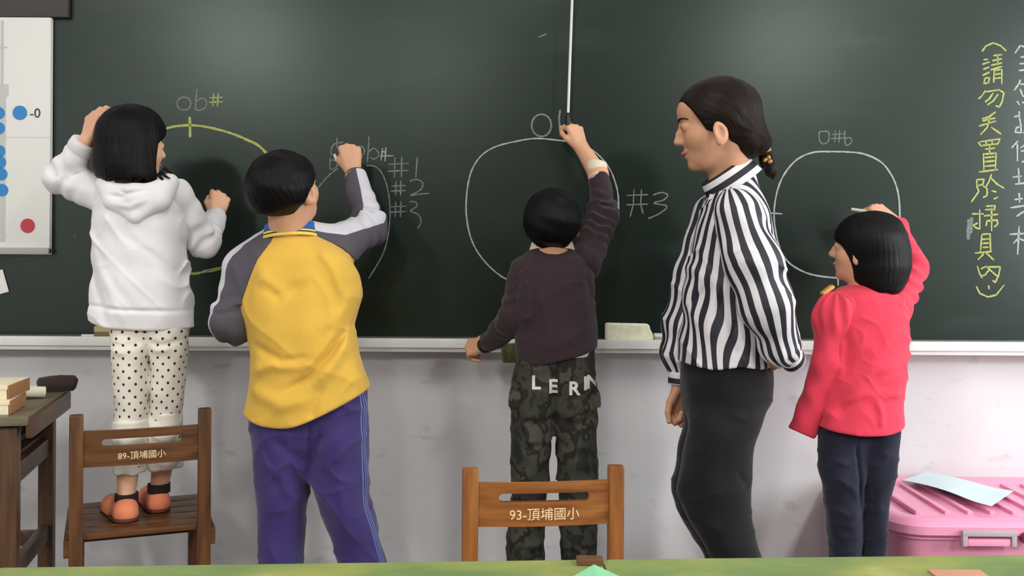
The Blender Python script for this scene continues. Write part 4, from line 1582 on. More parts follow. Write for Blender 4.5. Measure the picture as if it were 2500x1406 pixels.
# =================================================== 2  boy in the yellow and grey jacket
def boy_yellow():
    D = 2.76
    base = P(760, 1613, D)
    r = thing('person', 'boy in yellow and grey sweatshirt and purple trousers writing with right fist raised', 'person', (base[0], base[1], 0), 'children at the chalkboard')
    hd = Head(P(703, 462, 2.76), (.46, .84, .32), .205, -3)
    tor = Loft([(556, 668, 752, 2.82, .045), (572, 640, 778, 2.81, .062), (592, 614, 818, 2.80, .082), (625, 592, 856, 2.79, .100), (670, 578, 874, 2.78, .110), (740, 590, 870, 2.77, .118), (800, 606, 864, D, .122), (860, 616, 878, D, .125),
                (920, 615, 895, D, .128), (970, 609, 908, D, .130), (1010, 605, 914, D, .130), (1045, 603, 915, D, .128)], 2.5)
    LA = [P(672, 590, 2.80), P(606, 655, 2.79), P(566, 782, 2.75), P(640, 798, 2.90)]
    RA = [P(752, 578, 2.82), P(820, 604, 2.85), P(903, 553, 2.99), P(866, 428, 3.11)]
    rl, rr = [.040, .055, .058, .042], [.040, .055, .047, .033]
    lh = Hand(P(645, 800, 2.91), (.7, .7, 0), (-.6, .6, .5), 'L', .8, ((30, 40, 20),) * 4)
    rh = Hand(P(861, 420, 3.12), (-.16, .22, .95), (.05, -.97, .22), 'R', .86, fist(78), (2, 1, -1, -3), ((.7, -.25, -.65), (.3, -.7, -.65)), 1.08)
    legL = [P(690, 1050, D), P(690, 1220, D), P(688, 1480, D), P(688, 1585, D)]
    legR = [P(826, 1040, D), P(838, 1220, 2.77), P(895, 1470, 2.80), P(900, 1570, 2.80)]

    def body(p):
        d = hd.d(p)
        d = smin(d, cone(p, hd.W((0, -.12, -.25)), P(708, 605, 2.81), .050, .056), .03)
        d = smin(d, trunk(p, tor, -.03, P(750, 850, D)[2], P(750, 860, D), P(757, 1060, D), 0.052), .03)
        d = smin(d, chain(p, LA[1:], [.038, .034, .024]), .015)
        d = smin(d, chain(p, RA[1:], [.038, .033, .025]), .015)
        d = smin(d, lh.d(p), .01)
        d = smin(d, rh.d(p), .012)
        d = smin(d, chain(p, legL, [.055, .048, .035, .03]), .02)
        d = smin(d, chain(p, legR, [.055, .048, .035, .03]), .02)
        return d
    lo, hi = bounds(LA, RA, lh.pts, rh.pts, hd.W((0, 0, .55)), hd.W((0, .5, 0)), legL, legR, P(600, 900, D - .14), P(900, 900, D + .14), pad=.07)
    sdf_obj('body', body, lo, hi, MATS['skin_child'], r, .0037)
    eyes(hd, r)

    xL = hl_fn(sorted([(P(x, y, 2.74)[2], P(x, y, 2.74)[0]) for x, y in ((670, 560), (664, 592), (638, 635), (614, 697), (597, 744))]))
    xR = hl_fn(sorted([(P(x, y, 2.74)[2], P(x, y, 2.74)[0]) for x, y in ((745, 555), (768, 576), (834, 607), (880, 660))]))
    zL, zR = P(600, 744, 2.74)[2], P(880, 662, 2.74)[2]
    fl = [([(846, 800), (815, 855), (765, 915), (705, 948)], -.0085, .010), ([(856, 825), (826, 880), (775, 940)], .007, .016), ([(830, 800), (795, 850), (740, 905)], .006, .014), ([(622, 835), (700, 876), (775, 868)], -.008, .012), ([(618, 905), (680, 880), (760, 885)], .008, .018),
          ([(640, 690), (690, 720), (760, 690)], -.006, .016), ([(630, 640), (660, 690), (720, 730)], .005, .018), ([(770, 590), (820, 660), (850, 740)], .006, .016), ([(615, 940), (700, 980), (780, 960)], .006, .020),
          ([(800, 930), (780, 980), (770, 1020)], -.006, .012), ([(870, 700), (840, 760), (790, 810)], .006, .02)]
    hem = hem_fn(sorted([(P(x, y, D)[0], P(x, y, D)[2]) for x, y in ((560, 985), (604, 1004), (640, 1022), (700, 1029), (745, 1024), (800, 1000), (850, 976), (912, 942), (950, 915))]))

    def clothes(p):
        d = smin(tor.d(p), chain(p, [RA[0], RA[1], RA[1] * .7 + RA[2] * .3], [.040, .054, .052]), .03)
        d = smin(d, chain(p, [LA[0], LA[1], LA[1] * .7 + LA[2] * .3], [.040, .054, .054]), .03)
        d = d - 1.5 * folds(p, fl, 2.70) + wob(p, 13, .003, .10) - crease(p, 311, .004, .10, 40) - crease(p, 315, .003, .085, -65)
        return smax(d, hem(p[:, 0]).astype(F) - p[:, 2], .008)

    Y_ = fabric('jersey_yellow', (220, 176, 72), .3, .04)

    def yellow(p):
        d = clothes(p)
        up = p[:, 2]
        cl = np.where(up > zL, (xL(up) - p[:, 0]), -1.0).astype(F)
        cr = np.where(up > zR, (p[:, 0] - xR(up)), -1.0).astype(F)
        return np.maximum(d, np.maximum(cl, cr))
    sh = sdf_obj('sweatshirt', yellow, *bounds(P(575, 550, D - .16), P(925, 1050, D + .16), pad=.03), Y_, r, .0037)

    m, nt, b, new, link = nodes_of('sleeve_grey_white')
    st = attr_out(nt, 'st')
    link(ramp(nt, st, [(.49, lin((82, 78, 86))), (.51, lin((204, 203, 210)))]), b.inputs['Base Color'])
    b.inputs['Roughness'].default_value = .9
    bump(nt, b, noise(nt, 260, 3), .3)

    def sleeve(A, R, seed, left, ns, th):
        L01 = np.linalg.norm(A[1] - A[0]) + np.linalg.norm(A[2] - A[1])

        def f(p):
            s, off, seg, dist = chain_param(p, A)
            d = chain(p, A, R, .03)
            d = d - .0045 * np.sin(s * 120 + 2.0 * np.sin(off[:, 0] * 50)) * np.exp(-((s - L01) / .09) ** 2)
            d = d + wob(p, seed, .003, .08)
            e = unit(A[-1] - A[-2])
            d = smax(d, ((p - A[-1].astype(F)) @ e.astype(F)), .006)
            c = clothes(p) - .001
            up = p[:, 2]
            if left:
                c = np.maximum(c, np.where(up > zL, p[:, 0] - xL(up), 1.0).astype(F))
                d = np.maximum(d, np.where(up > zL, p[:, 0] - xL(up), -1.0).astype(F))
            else:
                c = np.maximum(c, np.where(up > zR, xR(up) - p[:, 0], 1.0).astype(F))
                d = np.maximum(d, np.where(up > zR, xR(up) - p[:, 0], -1.0).astype(F))
            return smin(d, c, .02)

        def stripe(p):
            s, off, seg, dist = chain_param(p, A)
            nv = np.array(ns, F)
            cum = np.concatenate([[0], np.cumsum([np.linalg.norm(A[i + 1] - A[i]) for i in range(len(A) - 1)])])
            N = np.stack([np.interp(s, cum, nv[:, k]) for k in range(3)], 1)
            # angle of the offset from the stripe's middle line
            tv = [unit(A[min(i + 1, len(A) - 1)] - A[max(i - 1, 0)]) for i in range(len(A))]
            T = np.stack([np.interp(s, cum, np.array(tv)[:, k]) for k in range(3)], 1)
            T = T / np.linalg.norm(T, axis=1)[:, None]
            o = off - (off * T).sum(1)[:, None] * T
            N = N - (N * T).sum(1)[:, None] * T
            c = (o * N).sum(1) / (np.linalg.norm(o, axis=1) * np.linalg.norm(N, axis=1) + 1e-9)
            ang = np.degrees(np.arccos(np.clip(c, -1, 1)))
            return 0.5 + (th - ang) * .02
        o = sdf_obj('sleeve', f, *bounds(A, pad=.08), m, sh, .0037, {'st': stripe})
        o['label'] = 'grey sleeve with a pale stripe'
    sleeve(LA, rl, 15, True, [(-.55, -.35, .75), (-.80, -.40, .35), (-.92, -.35, .0), (-.5, -.6, -.3)], 24)
    sleeve(RA, rr, 16, False, [(.1, -.45, .9), (-.05, -.55, .85), (.40, -.70, .60), (.80, -.6, .25)], 36)

    m2, nt, b, new, link = nodes_of('rib_yellow_dark')
    v = attr_out(nt, 'v')
    link(ramp(nt, v, [(0, lin((232, 204, 92))), (.34, lin((62, 56, 60))), (.52, lin((232, 208, 104))), (.78, lin((70, 62, 62)))], 'CONSTANT'), b.inputs['Base Color'])
    b.inputs['Roughness'].default_value = .9
    band('neck_rib', P(707, 577, 2.805), (-.10, .20, 1), .071, .066, .026, m2, sh, flare=.014, thick=.006)
    band('cuff_rib', P(869, 434, 3.108), A_dir(RA), .030, .030, .026, m2, sh, thick=.006)
    band('shirt_collar', P(708, 560, 2.805), (-.12, .2, 1), .066, .064, .026, fabric('collar_blue', (44, 92, 170), .3), r, flare=.006, thick=.004)

    # trousers
    m, nt, b, new, link = nodes_of('trouser_purple')
    a_ = attr_out(nt, 'side')
    pu, bl = lin((50, 33, 100)), lin((104, 146, 216))
    stops = [(0, pu)]
    for x in (.655, .735, .815):
        stops += [(x, bl), (x + .022, pu)]
    link(ramp(nt, a_, stops, 'CONSTANT'), b.inputs['Base Color'])
    b.inputs['Roughness'].default_value = .8
    b.inputs['Sheen Weight'].default_value = .25
    bump(nt, b, noise(nt, 220, 3), .25)
    La = Loft([(930, 640, 765, D, .085), (980, 626, 765, D, .095), (1010, 617, 765, D, .10), (1040, 613, 764, D, .105), (1110, 620, 760, D, .098), (1165, 626, 755, D, .092), (1250, 632, 746, D, .082), (1370, 635, 738, D, .075), (1480, 640, 736, D, .07), (1590, 642, 736, D, .068)])
    seat = Loft([(900, 645, 872, D, .085), (960, 632, 885, D, .095), (1020, 628, 886, D, .098), (1080, 650, 860, D, .094), (1130, 700, 815, D, .075), (1175, 742, 775, D, .04)], 2.2, .02)
    Lb = Loft([(880, 756, 868, D, .085), (930, 756, 884, D, .095), (965, 756, 893, D, .10), (1040, 757, 898, D, .105), (1110, 758, 900, D, .098), (1170, 762, 902, D, .094), (1240, 783, 907, D, .086), (1300, 806, 924, 2.77, .08), (1360, 824, 940, 2.78, .076), (1460, 845, 950, 2.79, .07), (1580, 855, 950, 2.80, .068)])

    def trousers(p):
        g = [([(660, 1060), (720, 1110), (755, 1130)], -.007, .014), ([(640, 1120), (690, 1170), (720, 1230)], .006, .018), ([(640, 1060), (660, 1140), (690, 1200)], -.005, .016), ([(800, 1040), (770, 1090), (758, 1150)], -.008, .016), ([(840, 1060), (830, 1180), (850, 1280)], .006, .018),
             ([(870, 1120), (880, 1200), (900, 1280)], -.005, .014), ([(755, 1030), (757, 1100), (758, 1160)], -.008, .008)]
        d = smin(smin(La.d(p), Lb.d(p), .012), seat.d(p), .02)
        return d - folds(p, g, 2.68) + wob(p, 19, .0025, .12) - crease(p, 321, .006, .09, 60) - crease(p, 325, .004, .08, -25)
    sdf_obj('trousers', trousers, *bounds(P(600, 875, D - .13), P(955, 1595, D + .16), pad=.02), m, r, .004,
            {'side': lambda p: np.where(La.d(p) < Lb.d(p), 0, np.clip(np.degrees(Lb.ang(p)) / 90, 0, 1))})
    dk, so = mat('shoe_dark', (52, 50, 58), .6), mat('sole_white', (210, 208, 204), .6)
    shoe('shoe', P(690, 1600, 2.72), P(690, 1600, 2.72) + np.array([-.02, .14, 0]), .001, dk, r, .036, .07, so)
    shoe('shoe', P(900, 1590, 2.76), P(900, 1590, 2.76) + np.array([.03, .14, 0]), .001, dk, r, .036, .07, so)

    hl = hl_fn([(-.9, -.16), (-.30, -.15), (-.2, -.15), (-.12, -.14), (-.02, -.04), (.03, .06), (.1, .14), (.18, .30), (.3, .40), (.6, .6)])
    short_hair(hd, r, hl, (.445, .52, .46), (0, -.10, .08), 33, -.60, nape=((0, -.20, -.36), (.26, .165, .28)))
    a = rh.W((.06, .050, -.025))
    held_chalk('white chalk pinched in the raised fist of the boy in yellow', a + np.array([.0, -.01, 0]), a + np.array([-.018, .055, .02]))


def A_dir(A):
    return unit(A[-1] - A[-2])


def short_hair(hd, root, hl, rad, c, seed, zb, m='hair_black', nape=None):
    def hair(p):
        q = hd.loc(p)
        d = ell(q, c, rad)
        if nape:
            d = smin(d, ell(q, *nape), .08)
        ph = np.arctan2(q[:, 0], -q[:, 1])
        th = np.arctan2(q[:, 2] - c[2], np.hypot(q[:, 0], q[:, 1]))
        d = d + .002 * np.sin(ph * 44 + 3 * np.sin(th * 5) + seed) * np.cos(th) + .007 * np.sin(ph * 5 + th * 7 + seed) + .003 * np.sin(th * 16 + ph * 5)
        d = smax(d, (q[:, 1] - hl(q[:, 2])).astype(F) * .85, .04)
        nar = np.clip((-.16 - q[:, 2]) * .42, 0, .14)      # narrows to the nape
        d = d + nar.astype(F)
        jag = .02 * np.sin(ph * 13 + seed)
        return (smax(d, (zb + jag - q[:, 2]).astype(F), .03) * F(hd.S)).astype(F)
    o = sdf_obj('hair', hair, hd.c - .66 * hd.S, hd.c + .66 * hd.S, MATS[m], root, .0033, strands(hd))
    return o


# =================================================== 3  boy in the dark sweater and camouflage trousers
def boy_dark():
    D = 2.92
    base = P(1350, 1557, D)
    r = thing('person', 'boy in dark plum sweater and camouflage trousers reaching up to the cord handle', 'person', (base[0], base[1], 0), 'children at the chalkboard')
    hd = Head(P(1349, 540, 2.92), (.10, .93, .34), .186, 0)
    tor = Loft([(600, 1304, 1392, 2.95, .04), (612, 1286, 1412, 2.945, .055), (632, 1268, 1440, 2.935, .072), (665, 1254, 1452, 2.93, .086), (720, 1250, 1452, D, .096), (790, 1256, 1455, D, .100), (850, 1260, 1456, D, .104), (890, 1264, 1454, D, .104), (905, 1266, 1453, D, .102)])
    LA = [P(1284, 664, 2.925), P(1256, 778, 2.91), P(1193, 838, 3.03)]
    RA = [P(1428, 640, 2.94), P(1474, 520, 3.08), P(1460, 424, 3.135)]
    wr = P(1421, 363, 3.205)
    rl, rr = [.048, .045, .030], [.050, .042, .030]
    lh = Hand(P(1188, 839, 3.04), (-.72, .55, -.22), (-.35, -.70, .55), 'L', .78, ((48, 60, 35), (50, 62, 35), (52, 64, 35), (54, 66, 35)), (4, 1, -2, -5), ((.8, .1, -.6), (.7, -.3, -.6)))
    rh = Hand(wr, (-.34, .14, .93), (.55, -.82, .12), 'R', .80, fist(66), (2, 1, -1, -2), ((.85, -.1, -.5), (.75, -.45, -.5)), .98)
    legL = [P(1300, 920, D), P(1296, 1150, D), P(1285, 1400, D), P(1284, 1535, D)]
    legR = [P(1402, 920, D), P(1405, 1150, D), P(1411, 1400, D), P(1412, 1535, D)]

    def body(p):
        d = hd.d(p)
        d = smin(d, cone(p, hd.W((0, -.12, -.25)), P(1349, 640, 2.94), .045, .05), .03)
        d = smin(d, trunk(p, tor, -.025, P(1355, 770, D)[2], P(1355, 780, D), P(1352, 960, D), 0.047), .03)
        d = smin(d, chain(p, LA, [.032, .03, .021]), .015)
        d = smin(d, chain(p, RA + [wr], [.034, .031, .030, .0225]), .015)
        d = smin(d, lh.d(p), .01)
        d = smin(d, rh.d(p), .012)
        d = smin(d, chain(p, legL, [.045, .04, .03, .028]), .02)
        d = smin(d, chain(p, legR, [.045, .04, .03, .028]), .02)
        return d
    lo, hi = bounds(LA, RA, lh.pts, rh.pts, hd.W((0, 0, .55)), hd.W((0, .5, 0)), legL, legR, P(1250, 700, D - .12), P(1455, 700, D + .12), pad=.07)
    sdf_obj('body', body, lo, hi, MATS['skin_child'], r, .0035)
    eyes(hd, r)
    M_ = fabric('sweater_plum', (50, 36, 42), .35, .08)
    hem = hem_fn(sorted([(P(x, y, D)[0], P(x, y, D)[2]) for x, y in ((1230, 895), (1264, 890), (1330, 880), (1400, 864), (1453, 850), (1480, 845))]))
    fl = [([(1310, 700), (1330, 760), (1340, 830)], .004, .014), ([(1450, 680), (1400, 720), (1330, 730)], -.004, .016), ([(1300, 690), (1306, 760), (1290, 840)], -.006, .010), ([(1450, 790), (1390, 830), (1310, 850)], .004, .016), ([(1430, 640), (1440, 690), (1445, 760)], -.005, .012)]

    def sweater(p):
        d = tor.d(p) - folds(p, fl, 2.84) + wob(p, 43, .0022, .10) - crease(p, 331, .004, .08, 35) - crease(p, 335, .003, .07, -60)
        return smax(d, hem(p[:, 0]).astype(F) - p[:, 2], .006)
    sweater_in = lambda p: tor.d(p) - folds(p, fl, 2.84) + wob(p, 43, .0022, .10) + .0035
    sw = sdf_obj('sweater', sweater, *bounds(P(1245, 595, D - .12), P(1462, 900, D + .12), pad=.02), M_, r, .0035)

    def sleeve(A, R, seed, amp):
        L0 = np.linalg.norm(A[1] - A[0])

        def f(p):
            s, off, seg, dist = chain_param(p, A)
            d = chain(p, A, R, .02)
            d = d - amp * np.sin(s * 170 + 2.2 * np.sin(off[:, 0] * 70 + 1)) * np.exp(-((s - L0 * .8) / .09) ** 2)
            d = d + wob(p, seed, .0022, .07)
            return smax(d, ((p - A[-1].astype(F)) @ A_dir(A).astype(F)), .005)
        return sdf_obj('sleeve', f, *bounds(A, pad=.075), M_, sw, .0035)
    sleeve(LA, rl, 45, .002)
    sleeve(RA, rr, 46, .0055)
    cr = fabric('shirt_cream', (226, 214, 192), .3)
    band('shirt_collar', P(1348, 604, 2.945), (0, .22, 1), .0575, .056, .026, cr, r, flare=.008, thick=.004)
    band('shirt_cuff', P(1459, 419, 3.137), A_dir(RA), .0290, .0290, .052, cr, r, thick=.005, wave=.004)
    band('wrist_band', P(1186, 842, 3.045), A_dir(LA), .0225, .0225, .016, mat('watch_black', (24, 20, 18), .4), r, thick=.005)
    ut = Loft([(825, 1270, 1446, D, .088), (850, 1268, 1450, D, .096), (865, 1268, 1450, D, .0965)], 3.6, .003)
    sdf_obj('undershirt', lambda p: smax(ut.d(p), sweater_in(p), .004), *bounds(P(1262, 820, D - .1), P(1460, 870, D + .1), pad=.01), fabric('undershirt_white', (224, 222, 224), .3), r, .0035)

    # camouflage trousers
    m, nt, b, new, link = nodes_of('camouflage')
    vec = coords(nt, (1, 1, .8))
    f1 = noise(nt, 11, 4, vec=vec)
    col = ramp(nt, f1, [(0, lin((34, 34, 28))), (.44, lin((54, 55, 45))), (.52, lin((28, 27, 23))), (.58, lin((66, 64, 53))), (.66, lin((40, 40, 32)))], 'CONSTANT')
    link(col, b.inputs['Base Color'])
    b.inputs['Roughness'].default_value = .9
    bump(nt, b, noise(nt, 240, 3), .3)
    La = Loft([(815, 1284, 1360, D, .072), (860, 1272, 1358, D, .082), (895, 1258, 1358, D, .09), (930, 1250, 1357, D, .09), (985, 1246, 1354, D, .088), (1085, 1247, 1345, D, .078), (1180, 1248, 1335, D, .070), (1280, 1243, 1331, D, .066), (1360, 1237, 1328, D, .064), (1540, 1236, 1326, D, .062)])
    seat = Loft([(815, 1290, 1425, D, .075), (870, 1275, 1440, D, .082), (920, 1270, 1440, D, .084), (980, 1285, 1420, D, .076), (1030, 1315, 1388, D, .058), (1065, 1340, 1362, D, .032)], 2.2, .02)
    Lb = Loft([(800, 1348, 1432, D, .072), (840, 1348, 1444, D, .082), (870, 1350, 1451, D, .088), (930, 1350, 1455, D, .09), (985, 1351, 1456, D, .088), (1085, 1358, 1457, D, .078), (1180, 1363, 1457, D, .070), (1280, 1367, 1457, D, .066), (1360, 1370, 1457, D, .064), (1540, 1370, 1457, D, .062)])
    g = [([(1255, 1010), (1300, 1040), (1345, 1020)], -.005, .012), ([(1360, 1020), (1410, 1040), (1450, 1015)], -.005, .012), ([(1270, 1110), (1310, 1130), (1335, 1110)], .004, .014), ([(1352, 900), (1352, 990), (1351, 1080)], -.010, .008),
         ([(1265, 1060), (1290, 1100), (1330, 1080)], -.004, .01), ([(1380, 1130), (1420, 1110), (1450, 1130)], -.004, .012), ([(1270, 1330), (1300, 1340), (1330, 1325)], .005, .010)]

    def tf(p):
        d = smin(smin(La.d(p), Lb.d(p), .010), seat.d(p), .018)
        return d - folds(p, g, 2.84) + wob(p, 49, .0026, .09) - crease(p, 341, .003, .07, 10) - crease(p, 345, .0025, .06, -35)
    tr = sdf_obj('trousers', tf, *bounds(P(1232, 795, D - .11), P(1462, 1545, D + .11), pad=.02), m, r, .004)

    for pts in ([(1268, 948), (1276, 985), (1246, 990), (1244, 962)], [(1455, 952), (1460, 985), (1450, 990), (1447, 960)]):
        c_ = np.mean(pts, 0)
        d_ = 2.88 if c_[0] < 1350 else 2.90
        cw = P(*c_, d_)
        sx = .022 if c_[0] < 1350 else .016
        fp = obj('pocket_flap', box(tuple(cw), (sx * 1.7, .075, .048), .012, Matrix.Rotation(.12 if c_[0] < 1350 else -.1, 3, 'Y')), m, tr, world=True)
    # letters on the seat, laid on the cloth
    bv = BVHTree.FromPolygons([v.co for v in tr.data.vertices], [tuple(q.vertices) for q in tr.data.polygons])
    LM = fabric('letter_white', (204, 202, 194), .2)
    off = Vector(r.location)
    for ch, x, y in (('L', 1308, 934), ('E', 1350, 944), ('R', 1401, 948), ('I', 1429, 937), ('N', 1449, 934)):
        me = text_mesh(ch, .052, .0, .0016)
        bm = bmesh.new()
        bm.from_mesh(me)
        bmesh.ops.triangulate(bm, faces=bm.faces)
        bmesh.ops.subdivide_edges(bm, edges=[e for e in bm.edges if e.calc_length() > .006], cuts=3, use_grid_fill=True)
        bmesh.ops.triangulate(bm, faces=bm.faces)
        cw = Vector(P(x, y, 2.84))
        bad = []
        for v in bm.verts:
            q = Vector((cw.x + v.co.x * 1.0, cw.y - .3, cw.z + v.co.y)) - off
            hit = bv.ray_cast(q, Vector((0, 1, 0)))
            if hit[0] is not None and hit[3] < .36:
                v.co = hit[0] + Vector((0, -.0034, 0))
            else:
                bad.append(v)
        bmesh.ops.delete(bm, geom=bad, context='VERTS')
        o = obj('letter_patch', bm, LM, tr)
    dk, so = MATS['shoe_dark'], MATS['sole_white']
    shoe('shoe', P(1284, 1545, 2.90), P(1284, 1545, 2.90) + np.array([-.02, .14, 0]), .001, dk, r, .035, .068, so)
    shoe('shoe', P(1412, 1545, 2.90), P(1412, 1545, 2.90) + np.array([.02, .14, 0]), .001, dk, r, .035, .068, so)
    hl = hl_fn([(-.9, -.2), (-.42, -.16), (-.25, -.14), (-.12, -.08), (-.02, .02), (.05, .12), (.12, .28), (.3, .40), (.6, .6)])
    short_hair(hd, r, hl, (.445, .485, .47), (0, -.08, .06), 51, -.52, nape=((0, -.20, -.26), (.32, .22, .28)))


# =================================================== 4  teacher
def teacher():
    D = 2.75
    base = P(1790, 1605, D)
    r = thing('person', 'woman with tied brown hair in black and white striped blouse watching the children', 'person', (base[0], base[1], 0))
    S = .234
    hd = Head(P(1741, 305, D), (-.97, .15, -.19), S, 0, .62, earz=-.135)
    neck = [hd.W((0, -.16, -.30)), P(1778, 452, 2.77), P(1786, 500, 2.78)]
    tor = Loft([(408, 1800, 1836, 2.77, .03), (430, 1768, 1841, 2.77, .055), (455, 1744, 1847, 2.775, .085), (480, 1731, 1856, 2.78, .120), (515, 1717, 1869, 2.78, .150), (560, 1702, 1881, 2.78, .158), (620, 1684, 1888, 2.78, .155), (700, 1672, 1886, 2.78, .150),
                (780, 1664, 1882, 2.78, .148), (840, 1659, 1880, 2.78, .152), (890, 1655, 1879, 2.78, .152), (905, 1655, 1879, 2.78, .150)])
    NA = [P(1800, 520, 2.635), P(1838, 640, 2.60), P(1872, 745, 2.585), P(1905, 845, 2.61), P(1928, 872, 2.64)]
    rn = [.064, .070, .064, .043, .026]
    FA = [P(1745, 520, 2.93), P(1695, 680, 2.95), P(1668, 790, 2.95), P(1652, 862, 2.94), P(1660, 912, 2.93)]
    rf = [.060, .058, .052, .040, .028]
    fh = Hand(P(1661, 938, 2.925), (-.12, -.05, -.99), (-.45, .89, .0), 'R', .92, ((58, 66, 40), (62, 70, 40), (66, 72, 40), (68, 74, 40)), (3, 1, -2, -4), ((.90, .30, -.30), (.93, -.05, -.35)))
    nh = Hand(P(1930, 870, 2.645), (-.22, .86, -.30), (.6, -.2, -.6), 'L', .78, ((60, 70, 40),) * 4, (3, 1, -2, -4))
    lN = [P(1775, 960, 2.70), P(1748, 1200, 2.68), P(1800, 1440, 2.68), P(1806, 1590, 2.68)]
    lF = [P(1770, 960, 2.83), P(1720, 1200, 2.83), P(1782, 1440, 2.83), P(1790, 1570, 2.83)]

    def body(p):
        d = hd.d(p)
        d = smin(d, chain(p, neck, [.047, .052, .06]), .03)
        d = smin(d, trunk(p, tor, -.035, P(1770, 800, D)[2], P(1770, 810, 2.78), P(1770, 960, 2.78), .085), .03)
        d = smin(d, chain(p, NA, [.042, .04, .036, .028, .023]), .015)
        d = smin(d, chain(p, FA + [P(1661, 938, 2.925)], [.042, .04, .036, .028, .023, .023]), .015)
        d = smin(d, fh.d(p), .01)
        d = smin(d, nh.d(p), .01)
        d = smin(d, chain(p, lN, [.06, .046, .036, .03]), .02)
        d = smin(d, chain(p, lF, [.06, .046, .036, .03]), .02)
        return d
    lo, hi = bounds(NA, FA, fh.pts, nh.pts, hd.W((0, 0, .55)), hd.W((0, .55, 0)), hd.W((0, -.55, 0)), lN, lF, pad=.07)
    sdf_obj('body', body, lo, hi, MATS['skin_tan'], r, .0033)
    eyes(hd, r)

    # blouse: stripes follow each panel
    m, nt, b, new, link = nodes_of('stripe_black_white')
    s_ = attr_out(nt, 'stripe')
    fr = mathn(nt, 'FRACT', s_)
    tri = mathn(nt, 'ABSOLUTE', mathn(nt, 'SUBTRACT', fr, .5))
    link(ramp(nt, tri, [(.235, lin((30, 31, 42))), (.262, lin((222, 220, 224)))]), b.inputs['Base Color'])
    b.inputs['Roughness'].default_value = .6
    bump(nt, b, noise(nt, 200, 2), .12)
    fl = [([(1690, 640), (1720, 680), (1700, 740)], .006, .014), ([(1740, 700), (1700, 760), (1680, 830)], -.006, .012), ([(1760, 690), (1735, 770), (1730, 850)], .006, .014), ([(1800, 780), (1790, 830), (1800, 880)], -.005, .012), ([(1700, 600), (1740, 650), (1760, 690)], -.005, .012)]
    nk = [P(1725, 478, 2.76), P(1836, 400, 2.76)]

    def blouse(p):
        d = tor.d(p) - folds(p, fl, 2.62) + wob(p, 63, .0025, .11) - crease(p, 381, .006, .09, 50)
        # neck opening: plane from the throat up to the nape
        e = (nk[1] - nk[0])[[0, 2]]
        n2 = unit((-e[1], e[0])).astype(F)
        d = smax(d, (p[:, [0, 2]] - nk[0][[0, 2]].astype(F)) @ n2 - .004, .006)
        return smax(d, P(1700, 888, D)[2] + .004 * np.sin(p[:, 0] * 45) - p[:, 2], .006)
    sc_, shz = P(1795, 520, 2.62), P(1790, 540, 2.62)[2]

    def st_t(p):
        a = tor.ang(p) / (2 * math.pi) * 23
        a = a + .28 * np.sin(p[:, 2] * 26 + a * 1.3) * np.clip((1.02 - p[:, 2]) / .1, 0, 1) + .35 * np.clip((p[:, 2] - .9) / .3, 0, 1)
        rr = np.linalg.norm(p - sc_.astype(F), axis=1) / .034
        wgt = np.where(tor.ang(p) > -.5, np.clip((p[:, 2] - (shz - .02)) / .03, 0, 1), 0)
        return np.where(wgt > .5, rr, a)
    bl = sdf_obj('blouse', blouse, *bounds(P(1640, 405, D - .16), P(1895, 900, D + .2), pad=.02), m, r, .0033, {'stripe': st_t})

    def sleeve(A, R, seed, n, ph):
        def f(p):
            s, off, seg, dist = chain_param(p, A)
            d = chain(p, A, R, .035) + wob(p, seed, .003, .10) - crease(p, seed + 300, .005, .09, 25)
            d = d - .003 * np.sin(np.arctan2(off[:, 0], off[:, 1]) * 8) * np.clip((s - .30) / .1, 0, 1)
            return smax(d, ((p - A[-1].astype(F)) @ A_dir(A).astype(F)), .005)

        def st(p):
            s, off, seg, dist = chain_param(p, A)
            ax = unit(A[-2] - A[0]).astype(F)
            o = off - (off @ ax)[:, None] * ax
            X = unit(np.cross(ax, (0, 1, 0))).astype(F)
            return np.arctan2(o @ X, -o[:, 1]) / (2 * math.pi) * n + ph + .12 * np.sin(s * 22)
        return sdf_obj('sleeve', f, *bounds(A, pad=.09), m, bl, .0033, {'stripe': st})
    sleeve(NA, rn, 65, 13, .1)
    sleeve(FA, rf, 66, 12, .4)
    mb, nt, b, new, link = nodes_of('stripe_cuff')
    v = attr_out(nt, 'v')
    link(ramp(nt, v, [(0, lin((222, 220, 224))), (.10, lin((28, 29, 38))), (.52, lin((226, 224, 228)))], 'CONSTANT'), b.inputs['Base Color'])
    b.inputs['Roughness'].default_value = .6
    band('cuff', P(1660, 922, 2.928), (.05, 0, 1), .031, .034, .036, mb, bl, thick=.005)
    band('cuff', P(1931, 872, 2.645), -A_dir(NA), .030, .032, .034, mb, bl, thick=.005)
    mc, nt, b, new, link = nodes_of('stripe_collar')
    v = attr_out(nt, 'v')
    link(ramp(nt, v, [(0, lin((224, 222, 226))), (.30, lin((28, 29, 38))), (.60, lin((232, 230, 232))), (.88, lin((28, 29, 38)))], 'CONSTANT'), b.inputs['Base Color'])
    b.inputs['Roughness'].default_value = .6
    cdir = unit(P(1836, 400, D) - P(1728, 474, D))
    cn = unit(np.cross(cdir, (0, 1, 0)))
    if cn[2] < 0:
        cn = -cn
    cc = (P(1728, 470, 2.775) + P(1838, 404, 2.775)) / 2
    band('collar', cc + cn * .004, cn, .070, .068, .056, mc, bl, xdir=cdir, flare=.012, thick=.004)
